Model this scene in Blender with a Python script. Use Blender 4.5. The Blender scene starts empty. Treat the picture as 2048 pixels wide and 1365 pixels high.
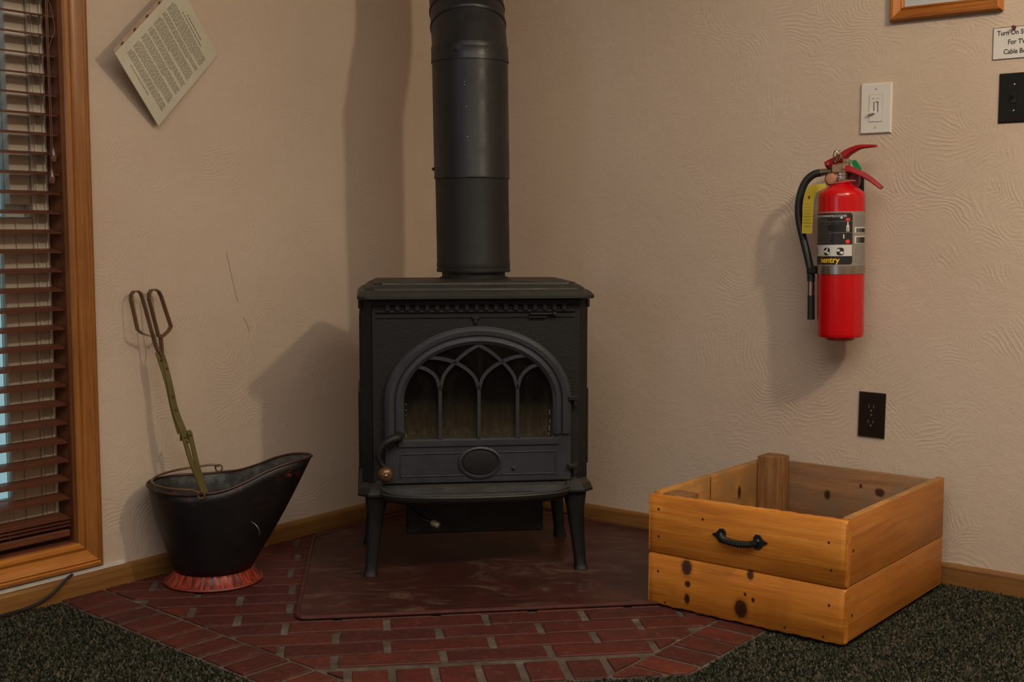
import bpy, bmesh, math, random
from mathutils import Vector, Matrix
random.seed(7)
SC = bpy.context.scene
COL = SC.collection
# ------------------------------------------------------------------ camera
F = 2420.0
PITCH = math.atan(217 / F)
cd = bpy.data.cameras.new('camera'); cam = bpy.data.objects.new('camera', cd); COL.objects.link(cam)
cam.location = (0, 0, .88); cam.rotation_euler = (math.pi / 2 - PITCH, 0, 0)
cd.sensor_width = 36; cd.lens = 36 * F / 2048; cd.clip_start = .01
SC.camera = cam
# ------------------------------------------------------------------ world, lamps, exposure
w = bpy.data.worlds.new('world'); SC.world = w; w.use_nodes = True
bg = w.node_tree.nodes['Background']; bg.inputs[0].default_value = (.42, .72, .80, 1); bg.inputs[1].default_value = .62
def lamp(name, kind, loc, energy, color, size=.1, rot=None, size_y=None):
    d = bpy.data.lights.new(name, kind); d.energy = energy; d.color = color
    if kind == 'AREA':
        d.size = size
        if size_y: d.shape = 'RECTANGLE'; d.size_y = size_y
    else: d.shadow_soft_size = size
    o = bpy.data.objects.new(name, d); COL.objects.link(o); o.location = loc
    if rot: o.rotation_euler = rot
    return o
lamp('ceiling_lamp', 'POINT', (1.32, 1.39, 2.03), 48, (1.0, .87, .64), .06)
lamp('ceiling_fill_light', 'AREA', (.2, .2, 2.40), 56, (1.0, .94, .88), 2.2)  # broad unseen fill added under the ceiling for the room's ambient light
lamp('window_daylight', 'AREA', (-2.2, -.9, 1.3), 12, (.62, .78, 1.0), 1.0, (0, math.radians(-90), math.radians(30)), 1.6)
SC.view_settings.view_transform = 'Standard'; SC.view_settings.look = 'None'
SC.view_settings.gamma = 1; SC.view_settings.exposure = 0; SC.view_settings.use_curve_mapping = False

# ------------------------------------------------------------------ helpers: objects
def tag(o, label=None, cat=None, group=None, kind=None):
    if label: o['label'] = label
    if cat: o['category'] = cat
    if group: o['group'] = group
    if kind: o['kind'] = kind
    return o
def empty(name, loc=(0, 0, 0), rz=0, rot=None):
    o = bpy.data.objects.new(name, None); COL.objects.link(o); o.location = loc
    o.rotation_euler = rot if rot else (0, 0, rz); o.empty_display_size = .05
    return o
def link_mesh(name, me, mat=None, parent=None, loc=None, rz=None, smooth=False):
    if mat and not me.materials: me.materials.append(mat)
    if smooth:
        for p in me.polygons: p.use_smooth = True
        try: me.set_sharp_from_angle(angle=math.radians(smooth if smooth is not True else 40))
        except Exception: pass
    o = bpy.data.objects.new(name, me); COL.objects.link(o)
    if parent: o.parent = parent
    if loc is not None: o.location = loc
    if rz is not None: o.rotation_euler = (0, 0, rz)
    return o
class MB:
    """collects shapes into one mesh"""
    def __init__(s): s.bm = bmesh.new()
    def box(s, c, d, rot=None, bev=0, seg=1):
        r = bmesh.ops.create_cube(s.bm, size=1)
        vs = r['verts']
        bmesh.ops.scale(s.bm, vec=d, verts=vs)
        if bev:
            es = list({e for v in vs for e in v.link_edges})
            rr = bmesh.ops.bevel(s.bm, geom=es, offset=bev, segments=seg, affect='EDGES', profile=.5)
            vs = list({v for f in rr['faces'] for v in f.verts} | {v for v in vs if v.is_valid})
        M = Matrix.Translation(c) @ (rot.to_4x4() if rot else Matrix())
        bmesh.ops.transform(s.bm, matrix=M, verts=vs)
        return s
    def ringloft(s, rings, closed=True, cap0=True, cap1=True):
        vr = [[s.bm.verts.new(p) for p in r] for r in rings]
        n = len(vr[0])
        for a, b in zip(vr[:-1], vr[1:]):
            for i in range(n if closed else n - 1):
                j = (i + 1) % n
                s.bm.faces.new((a[i], a[j], b[j], b[i]))
        if closed and cap0: s.bm.faces.new(list(reversed(vr[0])))
        if closed and cap1: s.bm.faces.new(vr[-1])
        return s
    def lathe(s, prof, n=32, M=None, cap=True):
        rings = []
        for r, z in prof:
            rings.append([Vector((r * math.cos(2 * math.pi * i / n), r * math.sin(2 * math.pi * i / n), z)) for i in range(n)])
        if M: rings = [[M @ p for p in r] for r in rings]
        return s.ringloft(rings, True, cap, cap)
    def tube(s, path, rad, n=8, closed=False, caps=True):
        pts = [Vector(p) for p in path]; m = len(pts)
        rads = rad if isinstance(rad, (list, tuple)) else [rad] * m
        rings = []; up = None
        for i, p in enumerate(pts):
            if closed: t = (pts[(i + 1) % m] - pts[i - 1]).normalized()
            else: t = (pts[min(i + 1, m - 1)] - pts[max(i - 1, 0)]).normalized()
            if up is None:
                up = t.orthogonal().normalized()
            up = (up - t * up.dot(t)).normalized(); sd = t.cross(up)
            rings.append([p + (up * math.cos(2 * math.pi * k / n) + sd * math.sin(2 * math.pi * k / n)) * rads[i] for k in range(n)])
        if closed:
            rings.append(rings[0]); s.ringloft(rings, True, False, False); bmesh.ops.remove_doubles(s.bm, verts=s.bm.verts, dist=1e-6)
        else: s.ringloft(rings, True, caps, caps)
        return s
    def strap(s, path, normal, wid, th, closed=False):
        """flat bar swept along path; wid along `normal`, th across"""
        pts = [Vector(p) for p in path]; m = len(pts); nn = Vector(normal).normalized()
        wids = wid if isinstance(wid, (list, tuple)) else [wid] * m
        rings = []
        for i, p in enumerate(pts):
            if closed: t = (pts[(i + 1) % m] - pts[i - 1]).normalized()
            else: t = (pts[min(i + 1, m - 1)] - pts[max(i - 1, 0)]).normalized()
            sd = t.cross(nn).normalized()
            a = nn * wids[i] / 2; b = sd * th / 2
            rings.append([p + a + b, p - a + b, p - a - b, p + a - b])
        if closed: rings.append(rings[0]); s.ringloft(rings, True, False, False); bmesh.ops.remove_doubles(s.bm, verts=s.bm.verts, dist=1e-6)
        else: s.ringloft(rings)
        return s
    def prism(s, poly, y0, y1, axis='y'):
        """poly in (x,z) extruded along y; axis='z': poly in (x,y) extruded along z"""
        if axis == 'y': a = [Vector((p[0], y0, p[1])) for p in poly]; b = [Vector((p[0], y1, p[1])) for p in poly]
        else: a = [Vector((p[0], p[1], y0)) for p in poly]; b = [Vector((p[0], p[1], y1)) for p in poly]
        return s.ringloft([a, b])
    def sphere(s, c, r, sc=(1, 1, 1), seg=16, ring=10):
        rr = bmesh.ops.create_uvsphere(s.bm, u_segments=seg, v_segments=ring, radius=r)
        bmesh.ops.transform(s.bm, matrix=Matrix.Translation(c) @ Matrix.Diagonal((*sc, 1)), verts=rr['verts'])
        return s
    def mesh(s):
        bmesh.ops.recalc_face_normals(s.bm, faces=s.bm.faces)
        me = bpy.data.meshes.new('m'); s.bm.to_mesh(me); s.bm.free(); return me
    def build(s, name, mat, parent=None, smooth=False, loc=None, rz=None, bev=None):
        o = link_mesh(name, s.mesh(), mat, parent, loc, rz, smooth)
        if bev:
            b = o.modifiers.new('bevel', 'BEVEL'); b.width = bev; b.segments = 2; b.limit_method = 'ANGLE'; b.angle_limit = math.radians(50)
        return o
def bez(pts, n=8):
    """Catmull-Rom through pts"""
    P = [Vector(p) for p in pts]; out = []
    for i in range(len(P) - 1):
        a = P[i - 1] if i else P[0] * 2 - P[1]; b = P[i]; c = P[i + 1]; d = P[i + 2] if i + 2 < len(P) else P[-1] * 2 - P[-2]
        for k in range(n):
            t = k / n
            out.append(.5 * ((2 * b) + (c - a) * t + (2 * a - 5 * b + 4 * c - d) * t * t + (3 * b - a - 3 * c + d) * t ** 3))
    out.append(P[-1]); return out
def curve_plate(splines, depth, bevel=0):
    """filled 2D outlines (with holes) -> mesh in XZ plane, thickness `depth` centred on y=0"""
    cu = bpy.data.curves.new('c', 'CURVE'); cu.dimensions = '2D'; cu.fill_mode = 'BOTH'; cu.extrude = depth / 2 - bevel; cu.bevel_depth = bevel
    cu.offset = -bevel
    for pts in splines:
        sp = cu.splines.new('POLY'); sp.points.add(len(pts) - 1); sp.use_cyclic_u = True
        for k, p in enumerate(pts): sp.points[k].co = (p[0], p[1], 0, 1)
    o = bpy.data.objects.new('c', cu); COL.objects.link(o)
    me = bpy.data.meshes.new_from_object(o.evaluated_get(bpy.context.evaluated_depsgraph_get()))
    bpy.data.objects.remove(o); bpy.data.curves.remove(cu)
    me.transform(Matrix.Rotation(math.pi / 2, 4, 'X')); me.materials.clear()
    return me
def text_mesh(txt, size, bold=0, align='CENTER', ext=.0002, sx=1):
    cu = bpy.data.curves.new('t', 'FONT'); cu.body = txt; cu.size = size; cu.align_x = align; cu.offset = bold; cu.extrude = ext
    o = bpy.data.objects.new('t', cu); COL.objects.link(o)
    me = bpy.data.meshes.new_from_object(o.evaluated_get(bpy.context.evaluated_depsgraph_get()))
    bpy.data.objects.remove(o); bpy.data.curves.remove(cu)
    me.transform(Matrix.Diagonal((sx, 1, 1, 1))); me.transform(Matrix.Rotation(math.pi / 2, 4, 'X')); me.materials.clear()
    return me
def clip(poly, a, b):
    """keep the part of poly left of the line a->b"""
    out = []; n = len(poly)
    def sd(p): return (b[0] - a[0]) * (p[1] - a[1]) - (b[1] - a[1]) * (p[0] - a[0])
    for i in range(n):
        p, q = poly[i], poly[(i + 1) % n]; dp, dq = sd(p), sd(q)
        if dp >= 0: out.append(p)
        if (dp >= 0) != (dq >= 0):
            t = dp / (dp - dq); out.append((p[0] + t * (q[0] - p[0]), p[1] + t * (q[1] - p[1])))
    return out
def clip_poly(poly, region):
    for i in range(len(region)):
        if len(poly) < 3: return []
        poly = clip(poly, region[i], region[(i + 1) % len(region)])
    return poly
def area(p): return abs(sum(p[i][0] * p[(i + 1) % len(p)][1] - p[(i + 1) % len(p)][0] * p[i][1] for i in range(len(p)))) / 2 if len(p) > 2 else 0

# ------------------------------------------------------------------ helpers: materials
def srgb(*c):
    return tuple((v / 255 / 12.92 if v / 255 <= .04045 else ((v / 255 + .055) / 1.055) ** 2.4) for v in c) + (1,)
class N:
    def __init__(s, name, rough=.6, metal=0, spec=.5):
        s.m = bpy.data.materials.new(name); s.m.use_nodes = True; s.t = s.m.node_tree; s.b = s.t.nodes['Principled BSDF']
        s.b.inputs['Roughness'].default_value = rough; s.b.inputs['Metallic'].default_value = metal
        s.b.inputs['Specular IOR Level'].default_value = spec
        s.tc = s.t.nodes.new('ShaderNodeTexCoord')
    def new(s, t, **k):
        n = s.t.nodes.new(t)
        for a, v in k.items(): setattr(n, a, v)
        return n
    def l(s, a, b): s.t.links.new(a, b)
    def coord(s, scale=(1, 1, 1), rot=(0, 0, 0), loc=(0, 0, 0), src='Object'):
        m = s.new('ShaderNodeMapping'); m.inputs['Scale'].default_value = scale; m.inputs['Rotation'].default_value = rot; m.inputs['Location'].default_value = loc
        s.l(s.tc.outputs[src], m.inputs[0]); return m.outputs[0]
    def noise(s, vec, scale, detail=4, rough=.5, dist=0):
        n = s.new('ShaderNodeTexNoise'); n.inputs['Scale'].default_value = scale; n.inputs['Detail'].default_value = detail
        n.inputs['Roughness'].default_value = rough; n.inputs['Distortion'].default_value = dist
        s.l(vec, n.inputs['Vector']); return n.outputs['Fac']
    def ramp(s, fac, stops, interp='LINEAR'):
        r = s.new('ShaderNodeValToRGB'); r.color_ramp.interpolation = interp; e = r.color_ramp.elements
        while len(e) < len(stops): e.new(.5)
        for k, (p, c) in enumerate(stops): e[k].position = p; e[k].color = c if len(c) == 4 else (*c, 1)
        s.l(fac, r.inputs[0]); return r.outputs['Color']
    def math(s, op, a, b=None, c=None, clamp=False):
        n = s.new('ShaderNodeMath', operation=op); n.use_clamp = clamp
        for i, v in enumerate((a, b, c)):
            if v is None: continue
            if isinstance(v, (int, float)): n.inputs[i].default_value = v
            else: s.l(v, n.inputs[i])
        return n.outputs[0]
    def mix(s, fac, a, b, mode='MIX'):
        n = s.new('ShaderNodeMix', data_type='RGBA', blend_type=mode)
        for i, v in ((0, fac), (6, a), (7, b)):
            if isinstance(v, (int, float)): n.inputs[i].default_value = v
            elif isinstance(v, tuple): n.inputs[i].default_value = v
            else: s.l(v, n.inputs[i])
        return n.outputs[2]
    def color(s, c):
        if isinstance(c, tuple): s.b.inputs['Base Color'].default_value = c
        else: s.l(c, s.b.inputs['Base Color'])
        return s
    def bump(s, h, strength=.3, dist=.002, prev=None):
        n = s.new('ShaderNodeBump'); n.inputs['Strength'].default_value = strength; n.inputs['Distance'].default_value = dist
        s.l(h, n.inputs['Height'])
        if prev: s.l(prev, n.inputs['Normal'])
        s.l(n.outputs[0], s.b.inputs['Normal']); return n.outputs[0]
BW = lambda v: (v, v, v, 1)
def plain(name, c, rough=.5, metal=0, var=.12, scale=30, bump=.0, spec=.5):
    n = N(name, rough, metal, spec); v = n.coord()
    f = n.noise(v, scale, 4)
    a = tuple(x * (1 - var) for x in c[:3]) + (1,); b = tuple(min(1, x * (1 + var)) for x in c[:3]) + (1,)
    n.color(n.ramp(f, [(.3, a), (.7, b)]))
    if bump: n.bump(n.noise(v, scale * 6, 3), bump, .001)
    return n.m

def mat_wall(seed, swirl_mask, amp=1.0):
    n = N('trowelled_plaster', .85, 0, .25)
    v = n.coord(loc=(seed, 0, seed * .7)); sep = n.new('ShaderNodeSeparateXYZ'); n.l(v, sep.inputs[0])
    cm = n.new('ShaderNodeCombineXYZ'); n.l(sep.outputs[0], cm.inputs[0]); n.l(sep.outputs[2], cm.inputs[1]); p2 = cm.outputs[0]
    # warp
    wn = n.new('ShaderNodeTexNoise'); wn.inputs['Scale'].default_value = 6; wn.inputs['Detail'].default_value = 2; n.l(p2, wn.inputs['Vector'])
    wv = n.new('ShaderNodeVectorMath', operation='MULTIPLY_ADD'); n.l(wn.outputs['Color'], wv.inputs[0]); wv.inputs[1].default_value = (.10, .10, 0); n.l(p2, wv.inputs[2])
    hs = None
    for k, (sc, fr, off) in enumerate(((5.2, 310, 0.0), (3.4, 260, 3.7))):
        mp = n.new('ShaderNodeMapping'); mp.inputs['Location'].default_value = (off, off * 1.3, 0); n.l(wv.outputs[0], mp.inputs[0])
        vo = n.new('ShaderNodeTexVoronoi', voronoi_dimensions='2D'); vo.inputs['Scale'].default_value = sc; vo.inputs['Randomness'].default_value = 1
        n.l(mp.outputs[0], vo.inputs['Vector'])
        d = n.math('DIVIDE', vo.outputs['Distance'], sc)
        ph = n.math('MULTIPLY', n.noise(p2, 11, 3), 16.0)
        wv_ = n.math('SINE', n.math('ADD', n.math('MULTIPLY', d, fr * 2), ph))
        wv2 = n.math('POWER', n.math('MULTIPLY_ADD', wv_, .5, .5), 2.5)
        mk = n.noise(p2, 4.2 + k * 1.7, 3, .6)
        mk = n.math('MULTIPLY', n.math('SUBTRACT', mk, .46, clamp=True), 7, clamp=True)
        rim = n.math('MULTIPLY', n.math('SUBTRACT', vo.outputs['Distance'], .18, clamp=True), 5, clamp=True)
        h = n.math('MULTIPLY', n.math('MULTIPLY', wv2, mk), rim)
        hs = h if hs is None else n.math('MAXIMUM', hs, h)
    if swirl_mask is not None:      # trowel marks stand out on the part of the wall away from the corner
        x0, x1 = swirl_mask
        g = n.new('ShaderNodeMapRange'); g.inputs['From Min'].default_value = x0 + seed; g.inputs['From Max'].default_value = x1 + seed; g.inputs['To Min'].default_value = .25; g.inputs['To Max'].default_value = 1
        n.l(sep.outputs[0], g.inputs['Value']); hs = n.math('MULTIPLY', hs, g.outputs[0])
    fine = n.noise(p2, 230, 4, .7); mid = n.noise(p2, 34, 5, .65)
    hh = n.math('ADD', n.math('MULTIPLY', hs, .55 * amp), n.math('ADD', n.math('MULTIPLY', fine, .75), n.math('MULTIPLY', mid, 1.3)))
    n.bump(hh, .85, .0017)
    blotch = n.noise(p2, 1.8, 4, .55)
    n.color(n.mix(n.math('MULTIPLY', hs, .10), n.ramp(blotch, [(.3, srgb(196, 175, 155)), (.7, srgb(206, 186, 166))]), srgb(216, 198, 180)))
    return n.m
def wood(name, dark, mid, light, axis='x', scale=1.0, knots=(), rough=.45, plane='xz', gray=None):
    n = N(name, rough, 0, .4)
    st = {'x': (1.2, 22, 22), 'y': (22, 1.2, 22), 'z': (22, 22, 1.2)}[axis]
    v = n.coord(tuple(a * scale for a in st))
    g1 = n.noise(v, 3.0, 6, .62, .6); g2 = n.noise(n.coord(tuple(a * scale * 3.2 for a in st)), 4, 3, .6)
    f = n.math('ADD', n.math('MULTIPLY', g1, .72), n.math('MULTIPLY', g2, .28))
    c = n.ramp(f, [(.28, dark), (.48, mid), (.70, light)])
    big = n.noise(n.coord(), 5, 3)
    c = n.mix(n.math('MULTIPLY', n.math('SUBTRACT', big, .45, clamp=True), 1.7, clamp=True), c, dark)
    if gray: c = n.mix(n.ramp(n.noise(n.coord(), 7, 4, .7), [(.42, BW(0)), (.62, BW(1))]), c, gray)
    sp = n.new('ShaderNodeSeparateXYZ'); n.l(n.tc.outputs['Object'], sp.inputs[0])
    iu, iv = {'xz': (0, 2), 'yz': (1, 2)}[plane]
    for (ku, kv, ru, rv) in knots:
        a = n.math('DIVIDE', n.math('SUBTRACT', sp.outputs[iu], ku), ru); b = n.math('DIVIDE', n.math('SUBTRACT', sp.outputs[iv], kv), rv)
        d = n.math('SQRT', n.math('ADD', n.math('MULTIPLY', a, a), n.math('MULTIPLY', b, b)))
        d = n.math('ADD', d, n.math('MULTIPLY', n.noise(n.coord(), 160, 2), .5))
        m = n.ramp(n.math('MULTIPLY', d, .4), [(.0, BW(1)), (.56, BW(.92)), (.68, BW(.3)), (.92, BW(0))])
        c = n.mix(m, c, srgb(48, 22, 10))
    n.color(c); n.bump(f, .25, .0012)
    return n.m
def iron(name, c, rough, bump=.3, dust=None, dust_amt=.5, scale=140):
    n = N(name, rough, 0, .55); v = n.coord()
    f = n.noise(v, 9, 5, .6)
    a = tuple(x * .75 for x in c[:3]) + (1,); b = tuple(x * 1.3 for x in c[:3]) + (1,)
    col = n.ramp(f, [(.3, a), (.7, b)])
    if dust:
        geo = n.new('ShaderNodeNewGeometry'); s2 = n.new('ShaderNodeSeparateXYZ'); n.l(geo.outputs['Normal'], s2.inputs[0])
        up = n.math('MULTIPLY', n.math('SUBTRACT', s2.outputs[2], .3, clamp=True), 1.4, clamp=True)
        col = n.mix(n.math('MULTIPLY', n.math('MULTIPLY', up, n.ramp(n.noise(v, 14, 5, .65), [(.3, BW(.1)), (.7, BW(1))])), dust_amt), col, dust)
    n.color(col)
    n.bump(n.noise(v, scale, 4, .6), bump, .0016); n.b.inputs['Specular IOR Level'].default_value = .38
    n.l(n.ramp(n.noise(v, 20, 3), [(.3, BW(rough - .08)), (.7, BW(rough + .1))]), n.b.inputs['Roughness'])
    return n.m

M = {}
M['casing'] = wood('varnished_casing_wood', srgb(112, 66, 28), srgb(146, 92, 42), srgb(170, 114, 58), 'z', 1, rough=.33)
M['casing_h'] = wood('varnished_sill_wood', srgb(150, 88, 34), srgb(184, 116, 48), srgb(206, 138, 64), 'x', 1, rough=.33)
M['baseboard'] = wood('oak_baseboard', srgb(104, 66, 30), srgb(132, 90, 44), srgb(152, 110, 58), 'x', .8, rough=.5)
M['jamb'] = wood('dark_stained_jamb', srgb(78, 40, 24), srgb(104, 58, 36), srgb(122, 72, 48), 'z', 1, rough=.4)
M['slat'] = wood('walnut_slat', srgb(76, 40, 26), srgb(100, 58, 40), srgb(118, 72, 52), 'x', 1.4, rough=.38)
M['vinyl'] = plain('almond_window_vinyl', srgb(204, 190, 172), .45, var=.05)
M['white_vinyl'] = plain('white_window_vinyl', srgb(188, 190, 186), .4, var=.04)
M['caulk'] = plain('white_caulk', srgb(214, 208, 198), .6)
M['ceiling'] = plain('ceiling_paint', srgb(225, 216, 204), .9)
M['cast'] = iron('matt_black_cast_iron', srgb(20, 19, 19), .58, .6, srgb(104, 94, 80), .4)
M['cast_lid'] = iron('dusty_black_lid', srgb(34, 34, 31), .5, .5, srgb(66, 60, 48), .6)
M['door_iron'] = iron('blue_black_door_iron', srgb(47, 49, 54), .46, .5, srgb(86, 84, 78), .35)
M['dark_iron'] = iron('dark_iron', srgb(22, 21, 20), .5, .3)
M['pipe'] = iron('matt_black_pipe', srgb(30, 30, 32), .36, .12, scale=60)
M['pipe_low'] = iron('sooty_black_pipe', srgb(26, 25, 24), .52, .12, scale=60)
M['chrome'] = plain('brushed_steel', srgb(170, 165, 158), .28, 1, .08)
M['red'] = plain('extinguisher_red_paint', srgb(196, 10, 20), .22, var=.06, scale=8)
M['red_lever'] = plain('red_lever_paint', srgb(158, 16, 22), .35, var=.15)
M['rubber'] = plain('black_rubber', srgb(34, 34, 32), .42, var=.2, bump=.3)
M['black_plastic'] = plain('black_plastic', srgb(18, 14, 12), .6, var=.2, spec=.25)
M['brown_plastic'] = plain('dark_brown_bakelite', srgb(28, 18, 15), .25, var=.25)
M['white_plastic'] = plain('white_plastic', srgb(214, 209, 200), .35, var=.02)
M['slot'] = plain('slot_black', srgb(14, 12, 11), .6)
M['yellow'] = plain('yellow_tag', srgb(172, 150, 16), .5, var=.1)
M['green'] = plain('green_plastic', srgb(6, 128, 72), .35, var=.08)
M['brass'] = plain('tarnished_brass', srgb(104, 76, 52), .3, .5, .3)
M['copper_face'] = plain('gauge_face', srgb(184, 128, 98), .35, 0, .25, 120)
M['silver_label'] = plain('silver_label', srgb(150, 143, 135), .35, .25, .05)
M['label_black'] = plain('label_black', srgb(30, 27, 27), .4)
M['label_white'] = plain('label_white', srgb(206, 202, 196), .5, var=.03)
M['label_grey'] = plain('label_grey_print', srgb(128, 124, 120), .5)
M['label_red'] = plain('label_red', srgb(222, 52, 36), .5)
M['label_yellow'] = plain('label_yellow', srgb(240, 190, 20), .5)
M['ink'] = plain('ink', srgb(44, 32, 34), .7)
M['ink_pale'] = plain('faded_ink', srgb(122, 116, 106), .8)
M['paper'] = plain('aged_paper', srgb(204, 198, 178), .55, var=.05, scale=12)
M['paper_edge'] = plain('paper_edge', srgb(172, 152, 128), .6)
M['card'] = plain('white_card', srgb(212, 205, 198), .6, var=.02)
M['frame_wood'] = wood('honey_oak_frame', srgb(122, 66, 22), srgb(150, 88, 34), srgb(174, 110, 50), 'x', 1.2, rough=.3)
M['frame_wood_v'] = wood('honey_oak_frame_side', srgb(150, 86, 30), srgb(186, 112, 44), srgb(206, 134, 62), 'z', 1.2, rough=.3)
M['crate_in'] = wood('grey_stained_pine', srgb(112, 74, 44), srgb(146, 104, 66), srgb(168, 124, 82), 'x', .8, rough=.7, gray=srgb(128, 104, 80),
                     knots=((.19, .19, .006, .009), (.33, .215, .009, .008), (.28, .225, .003, .004)))
M['crate_in_y'] = wood('golden_pine_inside', srgb(150, 96, 44), srgb(182, 126, 62), srgb(202, 148, 82), 'y', .8, rough=.6, gray=srgb(150, 112, 68), plane='yz', knots=((.25, .235, .0016, .03), (.40, .20, .006, .012)))
M['crate_post'] = wood('brown_pine_post', srgb(96, 62, 32), srgb(130, 88, 48), srgb(164, 120, 74), 'z', 1.3, rough=.6)
M['crate_front'] = wood('amber_pine_front', srgb(160, 92, 28), srgb(198, 122, 40), srgb(222, 150, 62), 'x', .9, rough=.42,
    knots=((.103, .103, .010, .0135), (.106, .065, .0055, .0055), (.105, .030, .005, .009), (.265, .115, .006, .008), (.243, .034, .012, .0155), (.253, .069, .0025, .003), (.273, .060, .003, .004)))
M['crate_side'] = wood('amber_pine_side', srgb(146, 84, 28), srgb(176, 108, 40), srgb(196, 128, 54), 'y', .9, rough=.5, plane='yz')
M['nail'] = plain('nail_head', srgb(84, 54, 28), .5, .4)
M['ash'] = plain('pale_ash', srgb(150, 142, 126), .95, var=.3, scale=40, bump=.6)
M['firebrick'] = plain('sooty_firebrick', srgb(84, 72, 60), .9, var=.4, scale=10, bump=.4)
M['coal'] = plain('burnt_coal', srgb(150, 120, 110), .9, var=.4, scale=40)
M['tong'] = iron('brass_plated_tongs', srgb(94, 84, 44), .46, .25, scale=90)
M['tong_dark'] = iron('bronzed_tong_handle', srgb(96, 70, 48), .38, .2, scale=90)

def mat_glass_soot():
    n = N('sooty_stove_glass', .08, 0, .6)
    sp = n.new('ShaderNodeSeparateXYZ'); n.l(n.tc.outputs['Object'], sp.inputs[0])
    g = n.new('ShaderNodeMapRange'); g.inputs['From Min'].default_value = .365; g.inputs['From Max'].default_value = .47
    n.l(sp.outputs[2], g.inputs['Value'])
    nz = n.noise(n.coord((3, 1, 1)), 12, 5, .7)
    soot = n.math('ADD', g.outputs[0], n.math('MULTIPLY', n.math('SUBTRACT', nz, .5), .9), clamp=True)
    ash = n.math('MULTIPLY', n.math('SUBTRACT', 1, soot), n.ramp(n.noise(n.coord((9, 1, 2)), 14, 5, .75), [(.3, BW(.5)), (.7, BW(1))]))
    tr = n.new('ShaderNodeBsdfTransparent'); tr.inputs[0].default_value = (.9, .9, .86, 1)
    n.color(n.mix(ash, srgb(14, 11, 10), srgb(88, 78, 60)))
    mx = n.new('ShaderNodeMixShader'); n.l(n.math('ADD', n.math('MULTIPLY', soot, .65), n.math('MULTIPLY', ash, .6), clamp=True), mx.inputs[0])
    n.l(tr.outputs[0], mx.inputs[1]); n.l(n.b.outputs[0], mx.inputs[2])
    n.l(mx.outputs[0], n.t.nodes['Material Output'].inputs[0]); return n.m
M['stove_glass'] = mat_glass_soot()
def mat_glass():
    n = N('window_glass', .02, 0, .5); n.color((.9, 1, 1, 1))
    tr = n.new('ShaderNodeBsdfTransparent'); mx = n.new('ShaderNodeMixShader'); fr = n.new('ShaderNodeFresnel'); fr.inputs[0].default_value = 1.45
    gl = n.new('ShaderNodeBsdfGlossy'); gl.inputs['Roughness'].default_value = .02
    n.l(fr.outputs[0], mx.inputs[0]); n.l(tr.outputs[0], mx.inputs[1]); n.l(gl.outputs[0], mx.inputs[2]); n.l(mx.outputs[0], n.t.nodes['Material Output'].inputs[0])
    return n.m
M['glass'] = mat_glass()
def mat_brick():
    n = N('dark_red_brick', .62, 0, .35); v = n.coord(src='Object'); oi = n.new('ShaderNodeObjectInfo')
    off = n.new('ShaderNodeVectorMath', operation='MULTIPLY_ADD'); n.l(oi.outputs['Random'], off.inputs[0]); off.inputs[1].default_value = (9, 5, 3); n.l(v, off.inputs[2])
    base = n.ramp(oi.outputs['Random'], [(0, srgb(74, 30, 24)), (.35, srgb(92, 36, 27)), (.7, srgb(82, 35, 29)), (1, srgb(102, 44, 30))])
    f = n.noise(off.outputs[0], 22, 5, .65)
    c = n.mix(n.ramp(f, [(.35, BW(0)), (.7, BW(.6))]), base, srgb(44, 28, 25))
    c = n.mix(n.ramp(n.noise(off.outputs[0], 60, 4, .7), [(.54, BW(0)), (.75, BW(.4))]), c, srgb(112, 88, 78))
    n.color(c); n.bump(n.noise(off.outputs[0], 120, 4, .6), .5, .001); return n.m
M['brick'] = mat_brick()
n_ = N('grey_mortar', .9, 0, .2); v_ = n_.coord()
n_.color(n_.ramp(n_.noise(v_, 16, 5, .65), [(.3, srgb(66, 54, 46)), (.55, srgb(92, 82, 72)), (.75, srgb(122, 116, 106))])); n_.bump(n_.noise(v_, 150, 4), .6, .001); M['mortar'] = n_.m
def mat_plate():
    n = N('oxblood_floor_plate', .42, 0, .45); v = n.coord()
    c = n.ramp(n.noise(v, 7, 5, .6), [(.3, srgb(50, 28, 24)), (.55, srgb(66, 31, 26)), (.75, srgb(74, 40, 31))])
    # dusty scuffs
    d = n.ramp(n.noise(n.coord((1, 1.8, 1), loc=(.3, .1, 0)), 5.5, 7, .74, 1.4), [(.50, BW(0)), (.56, BW(.12)), (.66, BW(.6))])
    c = n.mix(d, c, srgb(116, 96, 80)); n.color(c)
    n.bump(n.noise(v, 60, 3), .15, .001); return n.m
M['plate'] = mat_plate()
def mat_carpet(name, attr):
    n = N(name, .95, 0, .1)
    if attr:
        a = n.new('ShaderNodeAttribute'); a.attribute_name = 'tuft'; f = a.outputs['Fac']
    else: f = n.noise(n.coord(), 260, 2, .9)
    n.color(n.ramp(f, [(0, srgb(20, 22, 18)), (.3, srgb(36, 40, 31)), (.55, srgb(52, 54, 41)), (.8, srgb(74, 68, 54)), (1, srgb(100, 90, 74))]))
    return n.m
M['carpet'] = mat_carpet('speckled_green_carpet', False); M['tufts'] = mat_carpet('carpet_loops', True)
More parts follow.
